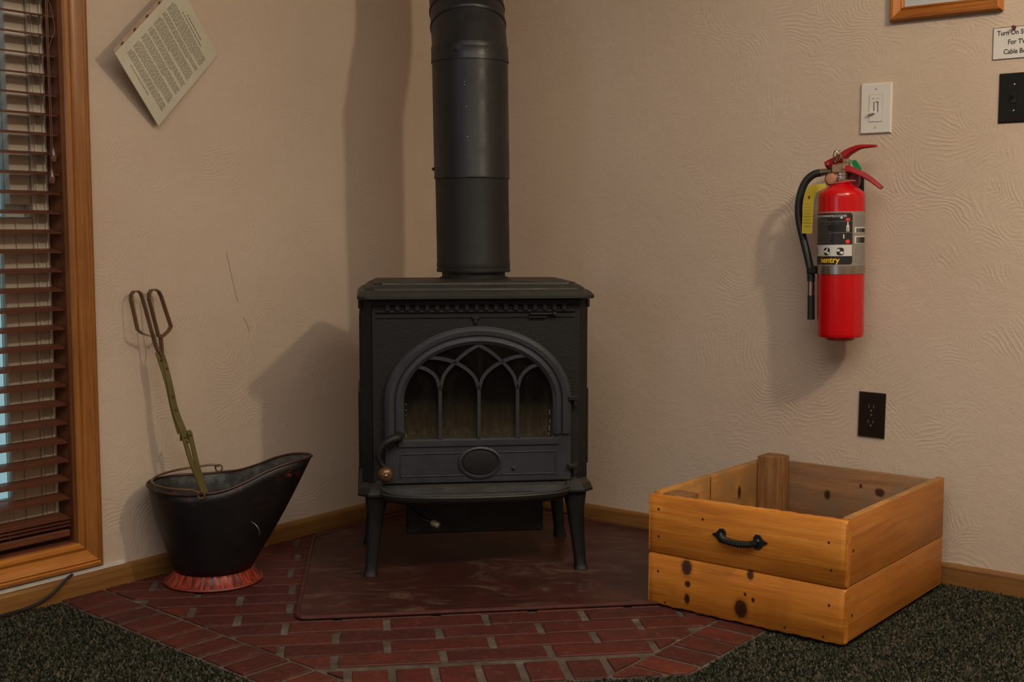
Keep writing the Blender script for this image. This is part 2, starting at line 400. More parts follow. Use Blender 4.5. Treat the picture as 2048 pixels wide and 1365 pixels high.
def mat_scuttle():
    n = N('worn_black_tin', .45, 0, .5); v = n.coord()
    sp = n.new('ShaderNodeSeparateXYZ'); n.l(n.tc.outputs['Object'], sp.inputs[0])
    c = n.ramp(n.noise(v, 18, 5, .7), [(.3, srgb(12, 11, 11)), (.6, srgb(20, 18, 19)), (.8, srgb(40, 38, 38))])
    # old orange paint showing through under the rim and in specks
    ring = n.math('MULTIPLY', n.math('SUBTRACT', sp.outputs[2], .19), 16, clamp=True)
    r = n.math('MULTIPLY', n.ramp(n.noise(v, 26, 5, .75), [(.57, BW(0)), (.68, BW(1))]), ring)
    c = n.mix(n.math('MULTIPLY', r, .6), c, srgb(138, 52, 32)); n.color(c); n.bump(n.noise(v, 60, 4), .25, .0012); return n.m
M['scuttle'] = mat_scuttle()
n_ = N('grey_galvanised_inside', .6, .1, .4); v_ = n_.coord()
n_.color(n_.ramp(n_.noise(v_, 24, 6, .75), [(.25, srgb(34, 32, 33)), (.5, srgb(62, 61, 58)), (.68, srgb(104, 106, 98)), (.8, srgb(120, 84, 66))])); M['scuttle_in'] = n_.m
def mat_foot():
    n = N('orange_painted_foot', .45, 0, .45); v = n.coord()
    sp = n.new('ShaderNodeSeparateXYZ'); n.l(n.tc.outputs['Object'], sp.inputs[0])
    at = n.math('ARCTAN2', sp.outputs[1], sp.outputs[0])
    cb = n.new('ShaderNodeCombineXYZ'); n.l(n.math('MULTIPLY', at, 9), cb.inputs[0]); n.l(n.math('MULTIPLY', sp.outputs[2], 14), cb.inputs[1])
    f = n.noise(cb.outputs[0], 1.5, 4, .7)
    n.color(n.ramp(f, [(.36, srgb(40, 34, 32)), (.48, srgb(104, 42, 30)), (.60, srgb(176, 62, 38)), (.78, srgb(150, 54, 36))])); return n.m
M['foot'] = mat_foot()
M['rust_rim'] = plain('rusty_rim', srgb(66, 38, 32), .5, .2, .5, 30)

# ------------------------------------------------------------------ setting
WC = Vector((-.2002, 3.9668))
AL = math.atan2(.7923, .6101)          # local +x of the left wall points to the corner, +y out of the room
AR = math.atan2(-.6101, .7923)
def wl(u, z, n=0): return (WC.x - .6101 * u + .7923 * n, WC.y - .7923 * u - .6101 * n, z)
def wr(u, z, n=0): return (WC.x + .7923 * u - .6101 * n, WC.y - .6101 * u - .7923 * n, z)
RL = 5.2; HC = 2.44
CR1 = ((.922, .828), (.910, .781), (.898, .733), (.885, .692)); CR2 = ((.869, .651), (.856, .632), (.848, .610))
# left wall with window opening (local x = -u)
WO = (1.395, 2.30, .135, 1.98)
m = MB()
m.box((-WO[0] / 2 + .06, .06, HC / 2), (WO[0] + .12, .12, HC))
m.box((-(WO[1] + RL) / 2, .06, HC / 2), (RL - WO[1], .12, HC))
m.box((-(WO[0] + WO[1]) / 2, .06, WO[2] / 2), (WO[1] - WO[0], .12, WO[2]))
m.box((-(WO[0] + WO[1]) / 2, .06, (WO[3] + HC) / 2), (WO[1] - WO[0], .12, HC - WO[3]))
tag(m.build('wall_left', mat_wall(3.1, None, .55), None, loc=wl(0, 0), rz=AL), 'beige trowelled plaster wall holding the window', kind='structure')
m = MB(); m.box((RL / 2, .06, HC / 2), (RL, .12, HC))
tag(m.build('wall_right', mat_wall(11.4, (.85, 1.15), .8), None, loc=wr(0, 0), rz=AR), 'beige plaster wall with swirled trowel marks behind the extinguisher', kind='structure')
mwb = plain('plain_wall_paint', srgb(196, 168, 142), .9)
for nm, c, d in (('wall_back', wr(RL / 2, HC / 2, RL + .06), (RL + .24, .12, HC)), ):
    m = MB(); m.box((0, 0, 0), d); tag(m.build(nm, mwb, None, loc=c, rz=AR), kind='structure')
m = MB(); m.box((0, 0, 0), (RL + .24, .12, HC)); tag(m.build('wall_front', mwb, None, loc=wl(RL / 2, HC / 2, RL + .06), rz=AL), kind='structure')
ctr = WC + Vector((-.6101, -.7923)) * RL / 2 + Vector((.7923, -.6101)) * RL / 2
m = MB(); m.box((0, 0, -.04), (RL + .24, RL + .24, .08))
floor = tag(m.build('floor', M['carpet'], None, loc=(ctr.x, ctr.y, 0), rz=AR), 'dark green speckled carpet floor', kind='structure')
m = MB(); m.box((0, 0, .04), (RL + .24, RL + .24, .08)); tag(m.build('ceiling', M['ceiling'], None, loc=(ctr.x, ctr.y, HC), rz=AR), kind='structure')
# hairline cracks in the plaster
for pts in (CR1, CR2):
    m = MB(); m.tube([(-u, -.0001, z) for u, z in pts], .0007, 4); m.build('plaster_crack', plain('crack_shadow', srgb(120, 100, 84), .9), bpy.data.objects['wall_left'])
# baseboards
def baseboard(name, loc, rz, x0, x1, label):
    prof = [(0, 0), (-.012, 0), (-.012, .047), (-.0095, .053), (-.005, .056), (0, .056)]
    m = MB(); m.ringloft([[Vector((x, y - .0004, z)) for y, z in prof] for x in (x0, x1)])
    tag(m.build(name, M['baseboard'], None, loc=loc, rz=rz), label, kind='structure')
baseboard('baseboard_left', wl(0, 0), AL, -4, -.013, 'low oak baseboard along the window wall')
baseboard('baseboard_right', wr(0, 0), AR, 0, 4, 'low oak baseboard behind the wooden crate')

# ------------------------------------------------------------------ window (left wall)
win = tag(empty('window_1', wl(WO[0], WO[2]), AL), 'window with honey wood casing at the left edge', kind='structure')
wW = WO[1] - WO[0]; wH = WO[3] - WO[2]; CW = .066
prof = [(0, 0), (0, .012), (.004, .017), (.012, .018), (.020, .013), (.034, .014), (.042, .018), (.047, .021), (.051, .017), (.055, .020), (.061, .018), (CW, .011), (CW, 0)]
def casing_piece(side):
    rings = []
    for end in (0, 1):
        r = []
        for d, h in prof:
            y = -h - .0005
            if side == 'right': p = (d, y, -d if end == 0 else wH + d)
            elif side == 'left': p = (-wW - d, y, -d if end == 0 else wH + d)
            elif side == 'bottom': p = (-wW - d if end == 0 else d, y, -d)
            else: p = (-wW - d if end == 0 else d, y, wH + d)
            r.append(Vector(p))
        rings.append(r)
    m = MB(); m.ringloft(rings)
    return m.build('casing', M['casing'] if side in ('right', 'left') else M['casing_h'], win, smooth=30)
for s_ in ('right', 'left', 'bottom', 'top'): casing_piece(s_)
JD = .058                                  # jamb depth to the vinyl unit
for nm, c, d in (('jamb', (-.002, JD / 2 + .03, wH / 2), (.004, JD + .06, wH)), ('jamb', (-wW + .002, JD / 2 + .03, wH / 2), (.004, JD + .06, wH)),
             ('jamb', (-wW / 2, JD / 2 + .03, .002), (wW - .008, JD + .06, .004)), ('jamb', (-wW / 2, JD / 2 + .03, wH - .002), (wW - .008, JD + .06, .004))):
    m = MB(); m.box(c, d); m.build(nm, M['jamb'], win)
def rect_frame(x0, x1, z0, z1, wd, y0, y1, grooves=()):
    m = MB()
    for (a, b, c, d) in ((x0, x0 + wd, z0, z1), (x1 - wd, x1, z0, z1), (x0 + wd, x1 - wd, z0, z0 + wd), (x0 + wd, x1 - wd, z1 - wd, z1)):
        m.box(((a + b) / 2, (y0 + y1) / 2, (c + d) / 2), (b - a, y1 - y0, d - c), bev=.002)
    return m
x0, x1 = -wW + .004, -.004
m = rect_frame(x0, x1, .004, wH - .004, .042, JD, JD + .06); m.build('window_frame', M['vinyl'], win)
m = MB(); m.box((x1 - .012, JD - .002, wH / 2), (.004, .006, wH - .02)); m.box((x1 - .033, JD - .0015, wH / 2), (.003, .005, wH - .02)); m.build('frame_bead', M['vinyl'], win)
mid = .78
m = rect_frame(x0 + .042, x1 - .042, .046, mid, .074, JD + .004, JD + .030)
m.box((x1 - .085, JD + .002, (mid + .046) / 2), (.003, .006, mid - .06)); m.build('lower_sash', M['vinyl'], win)
m = rect_frame(x0 + .042, x1 - .042, mid - .05, wH - .046, .052, JD + .034, JD + .056)
m.build('upper_sash', M['white_vinyl'], win)
m = MB(); m.box((x1 - .068, JD + .02, (mid + wH) / 2), (.052, .024, wH - mid - .06), bev=.002); m.build('upper_track', M['vinyl'], win)
m = MB(); m.box(((x0 + x1) / 2, JD + .017, mid / 2 + .02), (wW - .21, .004, mid - .15)); m.build('lower_pane', M['glass'], win)
m = MB(); m.box(((x0 + x1) / 2, JD + .045, (mid + wH) / 2 - .05), (wW - .19, .004, wH - mid - .10)); m.build('upper_pane', M['glass'], win)
m = MB(); m.box((-.10, -.004, -.0735), (.46, .006, .0095)); m.box((-.40, -.004, -.0740), (.5, .005, .007))
m.build('caulk_line', M['caulk'], win)

# ------------------------------------------------------------------ blind
bl = tag(empty('window_blind', wl(WO[0], WO[2]), AL), 'dark walnut slatted blind with open slats inside the wooden window casing', 'blind')
pitch = .0453; z0 = 1.381 - WO[2]; tilt = math.radians(9)
slat_prof = []
for k in range(5):
    t = k / 4 - .5; slat_prof.append((t * .049, .0018 * (1 - 4 * t * t)))
slat_prof = [(a, b + .0013) for a, b in slat_prof] + [(a, b - .0013) for a, b in reversed(slat_prof)]
def slat_mesh():
    m = MB(); R = Matrix.Rotation(tilt, 3, 'X')
    m.ringloft([[R @ Vector((x, a, b)) for a, b in slat_prof] for x in (-wW + .010, -.010)]); return m.mesh()
sm = slat_mesh(); sm.materials.append(M['slat'])
k = 0; zz = z0 + pitch * 11
while zz > .075:
    o = bpy.data.objects.new('slat', sm); COL.objects.link(o); o.parent = bl; o.location = (0, JD / 2 - .002, zz); zz -= pitch
for j in range(3):      # slats stacked on the bottom rail
    o = bpy.data.objects.new('slat', sm); COL.objects.link(o); o.parent = bl; o.location = (0, JD / 2 - .002, .048 + j * .0085)
m = MB(); m.box((-wW / 2, JD / 2 - .002, .026), (wW - .02, .048, .018), bev=.003); m.build('bottom_rail', M['slat'], bl)
m = MB(); m.box((-wW / 2, JD / 2, wH - .03), (wW - .02, .05, .05)); m.build('head_rail', M['slat'], bl)
for xx in (-.165, -.60):
    for yy in (.0045, .052):
        m = MB(); m.tube([(xx, yy, .03), (xx, yy, wH - .05)], .0007, 5); m.build('ladder_cord', M['tong_dark'], bl)
def zpt(z): return z - WO[2]
m = MB(); m.tube([(-.036, -.012, zpt(1.7)), (-.036, -.012, zpt(1.3)), (-.034, -.012, zpt(1.12)), (-.034, -.0125, zpt(1.075))], .0011, 5)
m.tube([(-.040, -.013, zpt(1.7)), (-.0405, -.013, zpt(1.35)), (-.039, -.0135, zpt(1.10)), (-.0395, -.013, zpt(1.02))], .0011, 5)
m.tube(bez([(-.036, -.012, zpt(1.42)), (-.026, -.014, zpt(1.385)), (-.020, -.014, zpt(1.345)), (-.028, -.014, zpt(1.325)), (-.036, -.012, zpt(1.30))]), .0008, 5)
m.build('pull_cord', M['jamb'], bl)
tm = plain('clear_tassel', srgb(96, 62, 48), .12, 0, .1)
for (xx, zz) in ((-.034, 1.055), (-.0395, 1.005)):
    m = MB(); m.lathe([(.0015, .024), (.004, .018), (.007, .004), (.0078, -.004), (.006, -.012), (.0015, -.014)], 14); m.build('cord_tassel', tm, bl, smooth=True, loc=(xx, -.0135, zpt(zz)))

# ------------------------------------------------------------------ brick hearth
he = tag(empty('brick_hearth', (0, 0, 0)), 'low corner hearth of dark red bricks under the wood stove', 'hearth')
HA = math.radians(8.0)
hx = Vector((math.cos(HA), math.sin(HA))); hy = Vector((-math.sin(HA), math.cos(HA)))
def offline(a, b, d):      # shift a line to its left by d
    v = (Vector(b) - Vector(a)).normalized(); nn = Vector((-v.y, v.x)) * d
    return (a[0] + nn.x, a[1] + nn.y), (b[0] + nn.x, b[1] + nn.y)
bbL = [Vector(wl(u, 0, .0135)[:2]) for u in (4, -.5)]; bbR = [Vector(wr(u, 0, .0135)[:2]) for u in (-.5, 4)]
Lout = ((-1.120, 2.848), (-.534, 2.308)); Lang = math.atan2(-.54, .586)
Lout = ((-1.120, 2.849), (-1.120 + .8 * math.cos(math.radians(-42)), 2.849 + .8 * math.sin(math.radians(-42))))
front_y = Vector((.085, 2.297)).dot(hy)
Fout = (tuple(hx * -2 + hy * front_y), tuple(hx * 2 + hy * front_y))
Rout = ((.380, 2.366), (.380 + math.cos(math.radians(52)), 2.366 + math.sin(math.radians(52))))
wallA = (tuple(bbR[1]), tuple(bbR[0])); wallB = (tuple(bbL[1]), tuple(bbL[0]))
big = [(-3, 1), (3, 1), (3, 5), (-3, 5)]
def region(lo, fo, ro):
    p = big
    for a, b in (lo, fo, ro, wallA, wallB): p = clip(p, a, b)
    return p
outer = region(Lout, Fout, Rout)
BW_ = .106
inL, inF, inR = offline(*Lout, BW_ + .010), offline(*Fout, BW_), offline(*Rout, BW_ + .010)
outL, outF, outR = offline(*Lout, .006), offline(*Fout, .004), offline(*Rout, .006)
m = MB(); m.prism([(p[0], p[1]) for p in outer], .0003, .0042, 'z'); m.build('mortar_bed', M['mortar'], he)
nb = 0
PLATE = [(-.489, 2.672), (-.573, 3.36), (-.44, 3.53), (.0, 3.8), (.35, 3.52), (.36, 2.79)]
def inside(p, poly): return all((poly[(i + 1) % len(poly)][0] - poly[i][0]) * (p[1] - poly[i][1]) - (poly[(i + 1) % len(poly)][1] - poly[i][1]) * (p[0] - poly[i][0]) >= 0 for i in range(len(poly)))
plate_ccw = [(-.489, 2.672), (.36, 2.79), (.35, 3.50), (-.17, 3.90), (-.56, 3.36)]
def add_brick(poly):
    """poly CCW world xy"""
    global nb
    if area(poly) < .00035: return
    q = []
    for p in poly:
        if not q or (Vector(p) - Vector(q[-1])).length > .002: q.append(p)
    if len(q) > 2 and (Vector(q[0]) - Vector(q[-1])).length <= .002: q.pop()
    if len(q) < 3: return
    if all(inside(p, plate_ccw) for p in q): return           # wholly under the floor plate
    c = sum((Vector(p) for p in q), Vector((0, 0))) / len(q)
    hgt = .0078 + random.uniform(-.0008, .0010)
    top = [Vector((c.x + (p[0] - c.x) * .965 - 0, c.y + (p[1] - c.y) * .965, hgt)) for p in q]
    lowr = [Vector((p[0], p[1], hgt - .0016)) for p in q]; bot = [Vector((p[0], p[1], .001)) for p in q]
    off = Vector((c.x, c.y, 0))
    m = MB(); m.ringloft([[v - off for v in bot], [v - off for v in lowr], [v - off for v in top]])
    m.build('brick', M['brick'], he, loc=(c.x, c.y, 0)); nb += 1
def jit(): return random.uniform(-.0015, .0015)
field = region(offline(*inL, .009), offline(*inF, .007), offline(*inR, .009))
# running-bond field, rows parallel to the stove
row_h = .0735; y_start = Vector((-.06, 2.409)).dot(hy) + .003; row_h = .0745
for r in range(0, 19):
    ya = y_start + r * row_h; yb = ya + row_h - .0095
    xs = -1.4 + (.113 if r % 2 else 0) + .045 + random.uniform(-.006, .006)
    while xs < 1.2:
        q = [(xs + jit(), ya), (xs + .206 + jit(), ya + jit() * .6), (xs + .206, yb), (xs, yb + jit() * .6)]
        q = [tuple(hx * a + hy * b) for a, b in q]; q = clip_poly(q, field)
        if len(q) > 2: add_brick(q)
        xs += .2235
# front header course
fr = region(offline(*inL, .009), outF, offline(*inR, .009)); xs = -1.2
while xs < 1.0:
    q = [(xs + jit(), front_y + .004), (xs + .069, front_y + .004 + jit()), (xs + .069 + jit(), front_y + BW_), (xs, front_y + BW_)]
    q = [tuple(hx * a + hy * b) for a, b in q]; q = clip_poly(q, fr)
    if len(q) > 2: add_brick(q)
    xs += .0865
# slanted border courses
for (a, b), reg in ((Lout, region(outL, outF, Rout)), (Rout, region(Lout, outF, outR))):
    v = (Vector(b) - Vector(a)).normalized(); nn = Vector((-v.y, v.x)); t = -.3
    while t < 1.6:
        s0 = Vector(a) + v * (t + jit()); e0 = Vector(a) + v * (t + .064)
        q = [tuple(s0 + nn * .006), tuple(e0 + nn * .006), tuple(e0 + nn * (BW_ + .01)), tuple(s0 + nn * (BW_ + .01))]
        q = clip_poly(q, reg)
        if len(q) > 2: add_brick(q)
        t += .0785
print('bricks', nb)

# carpet pile, outside the hearth
def carpet():
    vs = []; fs = []; vals = []
    step = .0053; x = -1.75
    while x < 1.9:
        y = 1.95
        while y < 3.4:
            px = x + random.uniform(-.0022, .0022); py = y + random.uniform(-.0022, .0022)
            dx, dy = px - WC.x, py - WC.y
            if dx * .7923 - dy * .6101 > .015 and -dx * .6101 - dy * .7923 > .015 and not inside((px, py), outer) and abs(px) < .46 * py + .12:
                h = random.uniform(.004, .0085); r = random.uniform(.0024, .0036); a = random.random() * 1.6; b = len(vs)
                ca, sa = math.cos(a) * r, math.sin(a) * r; tx, ty = random.uniform(-.0015, .0015), random.uniform(-.0015, .0015)
                vs += [(px + ca, py + sa, .0002), (px - sa, py + ca, .0002), (px - ca, py - sa, .0002), (px + sa, py - ca, .0002),
                       (px + tx + ca * .6, py + ty + sa * .6, h * .8), (px + tx - sa * .6, py + ty + ca * .6, h * .8), (px + tx - ca * .6, py + ty - sa * .6, h * .8), (px + tx + sa * .6, py + ty - ca * .6, h * .8), (px + tx, py + ty, h)]
                fs += [(b, b + 1, b + 5, b + 4), (b + 1, b + 2, b + 6, b + 5), (b + 2, b + 3, b + 7, b + 6), (b + 3, b, b + 4, b + 7), (b + 4, b + 5, b + 8), (b + 5, b + 6, b + 8), (b + 6, b + 7, b + 8), (b + 7, b + 4, b + 8)]
                vals += [random.random()] * 9
            y += step
        x += step
    me = bpy.data.meshes.new('pile'); me.from_pydata(vs, [], fs); at = me.attributes.new('tuft', 'FLOAT', 'POINT'); at.data.foreach_set('value', vals)
    me.materials.append(M['tufts']); print('tufts', len(vals) // 9)
    o = bpy.data.objects.new('carpet_pile', me); COL.objects.link(o); o.parent = floor
    o.matrix_parent_inverse = (Matrix.Translation(floor.location) @ Matrix.Rotation(AR, 4, 'Z')).inverted(); o['kind'] = 'stuff'
carpet()

# ------------------------------------------------------------------ floor plate
pc = Vector((-.06, 3.2))
fp = tag(empty('floor_plate', (pc.x, pc.y, .0095)), 'dark oxblood floor protector plate with rolled edge under the wood stove', 'floor plate')
pe = [(-.467, 2.669), (.40, 2.797), (.42, 3.44), (-.172, 3.925), (-.565, 3.40)]
def rounded(poly, r, n=6):
    out = []; L = len(poly)
    for i in range(L):
        p = Vector(poly[i]); a = (Vector(poly[i - 1]) - p).normalized(); b = (Vector(poly[(i + 1) % L]) - p).normalized()
        s0 = p + a * r; s1 = p + b * r
        for k in range(n + 1):
            t = k / n; out.append(tuple(s0 * (1 - t) ** 2 + p * 2 * t * (1 - t) + s1 * t * t))
    return out
pe = [(-.486, 2.660), (.40, 2.785), (.41, 3.455), (-.172, 3.90), (-.566, 3.395)]
ro = rounded(pe, .03)
m = MB(); m.prism([(p[0] - pc.x, p[1] - pc.y) for p in ro], -.0005, .0045, 'z'); m.build('sheet', M['plate'], fp)
m = MB(); m.tube([(p[0] - pc.x, p[1] - pc.y, .0042) for p in ro], .0052, 8, closed=True); m.build('rolled_edge', plain('worn_red_edge', srgb(78, 40, 34), .38, var=.25), fp, smooth=True)
ZP = .0140                                        # top of plate

# ------------------------------------------------------------------ wood stove
ST = (-.0895, 3.030, 0); SR = math.radians(7)
st = tag(empty('wood_stove', ST, SR), 'black cast iron wood stove with arched glass door on four legs', 'stove')
ci = M['cast']
def chamf(hx_, y0, y1, c):
    return [(-hx_ + c, y0), (hx_ - c, y0), (hx_, y0 + c), (hx_, y1), (-hx_, y1), (-hx_, y0 + c)]
def ell(cx, cz, a, b, t0, t1, n): return [(cx + a * math.cos(t0 + (t1 - t0) * k / n), cz + b * math.sin(t0 + (t1 - t0) * k / n)) for k in range(n + 1)]
SC_X = .004; SZ = .458                          # arch centre
# body
bz0, bz1 = .248, .712
m = MB()
m.box((0, .325, (bz0 + bz1) / 2), (.55, .02, bz1 - bz0))
for s in (-1, 1):
    m.prism([(s * .262, .0), (s * .288, .026), (s * .288, .335), (s * .268, .335), (s * .262, .02)], bz0, bz1, 'z')
m.box((0, .16, bz0 + .012), (.53, .31, .024)); m.box((0, .16, bz1 - .008), (.53, .31, .016))
m.build('body', ci, st, bev=.0015)
arch_hole = ell(SC_X, SZ, .205, .156, 0, math.pi, 30) + [(SC_X - .205, .335), (SC_X + .205, .335)]
me = curve_plate([[(-.2605, bz0), (.2625, bz0), (.2625, .7), (-.2605, .7)], arch_hole], .014)
me.transform(Matrix.Translation((0, .007, 0))); link_mesh('front_plate', me, ci, st)
# raised side panels
for s in (-1, 1):
    m = MB(); m.prism([(s * .287, .045), (s * .2965, .055), (s * .2965, .285), (s * .287, .295)], .280, .478, 'z')
    m.prism([(s * .287, .06), (s * .2925, .065), (s * .2925, .275), (s * .287, .28)], .490, .675, 'z')
    m.prism([(s * .286, .02), (s * .2945, .03), (s * .2945, .32), (s * .286, .33)], .690, .711, 'z')
    m.build('side_panel', ci, st, bev=.003)
# lid
def lid_ring(ins, z):
    a, y0, y1, c = .2965 - ins, -.040 + ins, .365 - ins, .020
    return [Vector((-a + c, y0, z)), Vector((a - c, y0, z)), Vector((a, y0 + c, z)), Vector((a, y1 - c, z)), Vector((a - c, y1, z)), Vector((-a + c, y1, z)), Vector((-a, y1 - c, z)), Vector((-a, y0 + c, z))]
m = MB(); m.ringloft([lid_ring(.004, .7145), lid_ring(0, .717), lid_ring(0, .7235), lid_ring(.003, .7270), lid_ring(.009, .7335), lid_ring(.017, .7375), lid_ring(.021, .7372), lid_ring(.0225, .7415), lid_ring(.031, .7475), lid_ring(.037, .7505), lid_ring(.041, .7500), lid_ring(.0425, .7545), lid_ring(.052, .7570)])
m.build('lid', M['cast_lid'], st)
# dentils and mouldings under the lid
m = MB(); m.box((0, -.004, .7065), (.528, .016, .012)); m.box((0, -.003, .6835), (.50, .008, .004)); m.build('cornice', ci, st, bev=.001)
dm = MB().box((0, 0, 0), (.0125, .013, .019), bev=.002).mesh(); dm.materials.append(ci)
for k in range(19):
    o = bpy.data.objects.new('dentil', dm); COL.objects.link(o); o.parent = st; o.location = (-.222 + k * .02467 if k else -.222, -.005, .6945)
m = MB(); m.box((0, -.0015, .6695), (.50, .005, .003)); m.build('moulding', ci, st)
m = MB(); m.box((-.002, -.004, .6675), (.020, .007, .010), bev=.002); m.box((-.002, -.004, .6580), (.010, .006, .014), bev=.002); m.build('cast_ornament', ci, st)
m = MB(); m.box((.165, -.008, .6765), (.062, .014, .005), bev=.001); m.sphere((.197, -.015, .676), .0055); m.box((.155, -.007, .6685), (.045, .008, .003)); m.build('air_lever', M['cast_lid'], st)
# flared base skirt
def skirt(ins, z):
    a, y0, y1, c = .300 - ins, -.022 + ins, .35 - ins, .026
    return [Vector((-a + c, y0, z)), Vector((a - c, y0, z)), Vector((a, y0 + c, z)), Vector((a, y1, z)), Vector((-a, y1, z)), Vector((-a, y0 + c, z))]
m = MB(); m.ringloft([skirt(.004, .219), skirt(0, .2205), skirt(0, .226), skirt(.006, .240), skirt(.018, .252), skirt(.02, .258)]); m.build('base_skirt', ci, st)
# door: plate with arched opening, raised arch band, lower panel
door = None
def door_outline(a, b, zb, n=36): return ell(SC_X, SZ, a, b, 0, math.pi, n) + [(SC_X - a, zb), (SC_X + a, zb)]
outer_d = ell(SC_X, SZ, .236, .188, 0, math.pi, 36) + [(SC_X - .236, .252), (SC_X + .236, .252)]
inner_d = ell(SC_X, SZ, .187, .143, 0, math.pi, 36) + [(SC_X - .187, .363), (SC_X + .187, .363)]
me = curve_plate([outer_d, inner_d], .014, .002); me.transform(Matrix.Translation((0, -.009, 0)))
door = link_mesh('door', me, M['door_iron'], st)
def arch_path(a, b, zb, n=40):
    return [Vector((SC_X + a, 0, zb))] + [Vector((SC_X + a, 0, zb + (SZ - zb) * k / 5)) for k in range(1, 5)] + [Vector((x, 0, z)) for x, z in ell(SC_X, SZ, a, b, 0, math.pi, n)] + [Vector((SC_X - a, 0, SZ + (zb - SZ) * k / 5)) for k in range(1, 6)]
def arch_band(prof_, zb):
    """prof_: list of (t 0..1 from inner to outer arch, y)"""
    rings = []
    for t, y in prof_:
        a = .187 + t * .047; b = .143 + t * .043
        rings.append([p + Vector((0, y, 0)) for p in arch_path(a, b, zb)])
    n = len(rings[0]); cross = [[rings[j][i] for j in range(len(rings))] for i in range(n)]
    m = MB(); m.ringloft(cross); return m
arch_band([(0, -.012), (.02, -.020), (.22, -.026), (.42, -.024), (.50, -.0195), (.56, -.024), (.80, -.025), (.97, -.020), (1, -.012)], .372).build('door_arch', M['door_iron'], door, smooth=35)
m = MB()
m.strap([(-.203 + SC_X, -.016, .353), (.203 + SC_X, -.016, .353)], (0, 1, 0), .010, .016)
m.strap([(-.197 + SC_X, -.016, .327), (.197 + SC_X, -.016, .327)], (0, 1, 0), .005, .003)
m.strap([(-.197 + SC_X, -.016, .270), (.197 + SC_X, -.016, .270)], (0, 1, 0), .005, .003)
m.strap([(-.197 + SC_X, -.016, .327), (-.197 + SC_X, -.016, .270)], (0, 1, 0), .005, .003)
m.strap([(.197 + SC_X, -.016, .327), (.197 + SC_X, -.016, .270)], (0, 1, 0), .005, .003)
m.build('door_panel_moulding', M['door_iron'], door, bev=.001)
E_ = lambda a, b, y, n=36: [Vector((.007 + a * math.cos(2 * math.pi * k / n), y, .302 + b * math.sin(2 * math.pi * k / n))) for k in range(n)]
m = MB(); m.ringloft([E_(.056, .042, -.014), E_(.055, .041, -.021), E_(.050, .036, -.023), E_(.047, .0335, -.019), E_(.046, .0325, -.0165)]); m.build('oval_rim', M['door_iron'], door, smooth=40)
m = MB(); m.ringloft([E_(.045, .032, -.015), E_(.043, .030, -.021), E_(.030, .020, -.0225), E_(.010, .006, -.023)]); m.build('oval_vent', ci, door, smooth=50)
m = MB(); m.sphere((.092, -.018, .286), .005); m.sphere((.062, -.017, .272), .003); m.sphere((-.008, -.018, .262), .003); m.build('door_screw', M['door_iron'], door)
# tracery: intersecting pointed arches
def bar(pts, wd=.0085): 
    m = MB(); m.strap(bez([(p[0], -.013, p[1]) for p in pts], 7), (0, 1, 0), .010, wd); return m
zs = .497
trac = [
    [(-.093, .363), (-.093, .43), (-.093, zs)], [(.0045, .363), (.0045, .43), (.0045, zs)], [(.102, .363), (.102, .43), (.102, zs)],
    [(-.093, zs - .01), (-.103, .520), (-.127, .540), (-.158, .549)], [(-.093, zs - .01), (-.083, .524), (-.058, .554), (-.026, .582), (.004, .600)],
    [(.0045, zs - .01), (-.006, .518), (-.030, .542), (-.060, .558), (-.095, .567), (-.134, .571)], [(.0045, zs - .01), (.015, .518), (.038, .542), (.067, .558), (.098, .569), (.136, .573)],
    [(.102, zs - .01), (.091, .524), (.066, .554), (.034, .582), (.004, .600)], [(.102, zs - .01), (.112, .520), (.136, .542), (.166, .551)]]
for t in trac: bar(t).build('tracery_bar', M['door_iron'], door)
me = curve_plate([ell(SC_X, SZ, .192, .148, 0, math.pi, 36) + [(SC_X - .192, .358), (SC_X + .192, .358)]], .004); me.transform(Matrix.Translation((0, -.0035 + .002, 0)))
link_mesh('glass', me, M['stove_glass'], door)
m = MB()
for (gx, gz, gh) in ((-.178, .4515, .004), (-.178, .438, .003), (-.1785, .424, .002), (-.178, .372, .010), (.1855, .425, .012), (.1865, .402, .010), (.185, .385, .014), (.1835, .370, .006)): m.box((gx, -.0072, gz), (.0022, .001, gh))
m.build('light_leak_flecks', plain('pale_light_leak', srgb(112, 106, 86), .8), door)  # pale flecks painted in for light leaking past the glass edge
# hinges, handle
for z in (.462, .287):
    m = MB(); m.box((.243, -.020, z), (.026, .016, .012), bev=.002); m.tube([(.250, -.020, z - .018), (.250, -.020, z + .008)], .007, 10); m.build('hinge', ci, st)
hd = None
m = MB(); m.tube(bez([(-.196, -.018, .372), (-.200, -.040, .373), (-.222, -.050, .367), (-.240, -.050, .350), (-.248, -.050, .330), (-.243, -.048, .312), (-.234, -.046, .300)]), [.0125 - .006 * min(1, k / 40) for k in range(49)], 10)
m.sphere((-.196, -.024, .374), .0125); hd = m.build('door_handle', M['dark_iron'], st, smooth=50)
m = MB(); m.sphere((-.2305, -.050, .283), .0195, (1, .75, 1), 20, 12); m.build('handle_knob', M['brass'], hd, smooth=True)
m = MB(); m.sphere((-.2305, -.066, .283), .004, (1, .6, 1)); m.build('knob_screw', M['chrome'], hd)
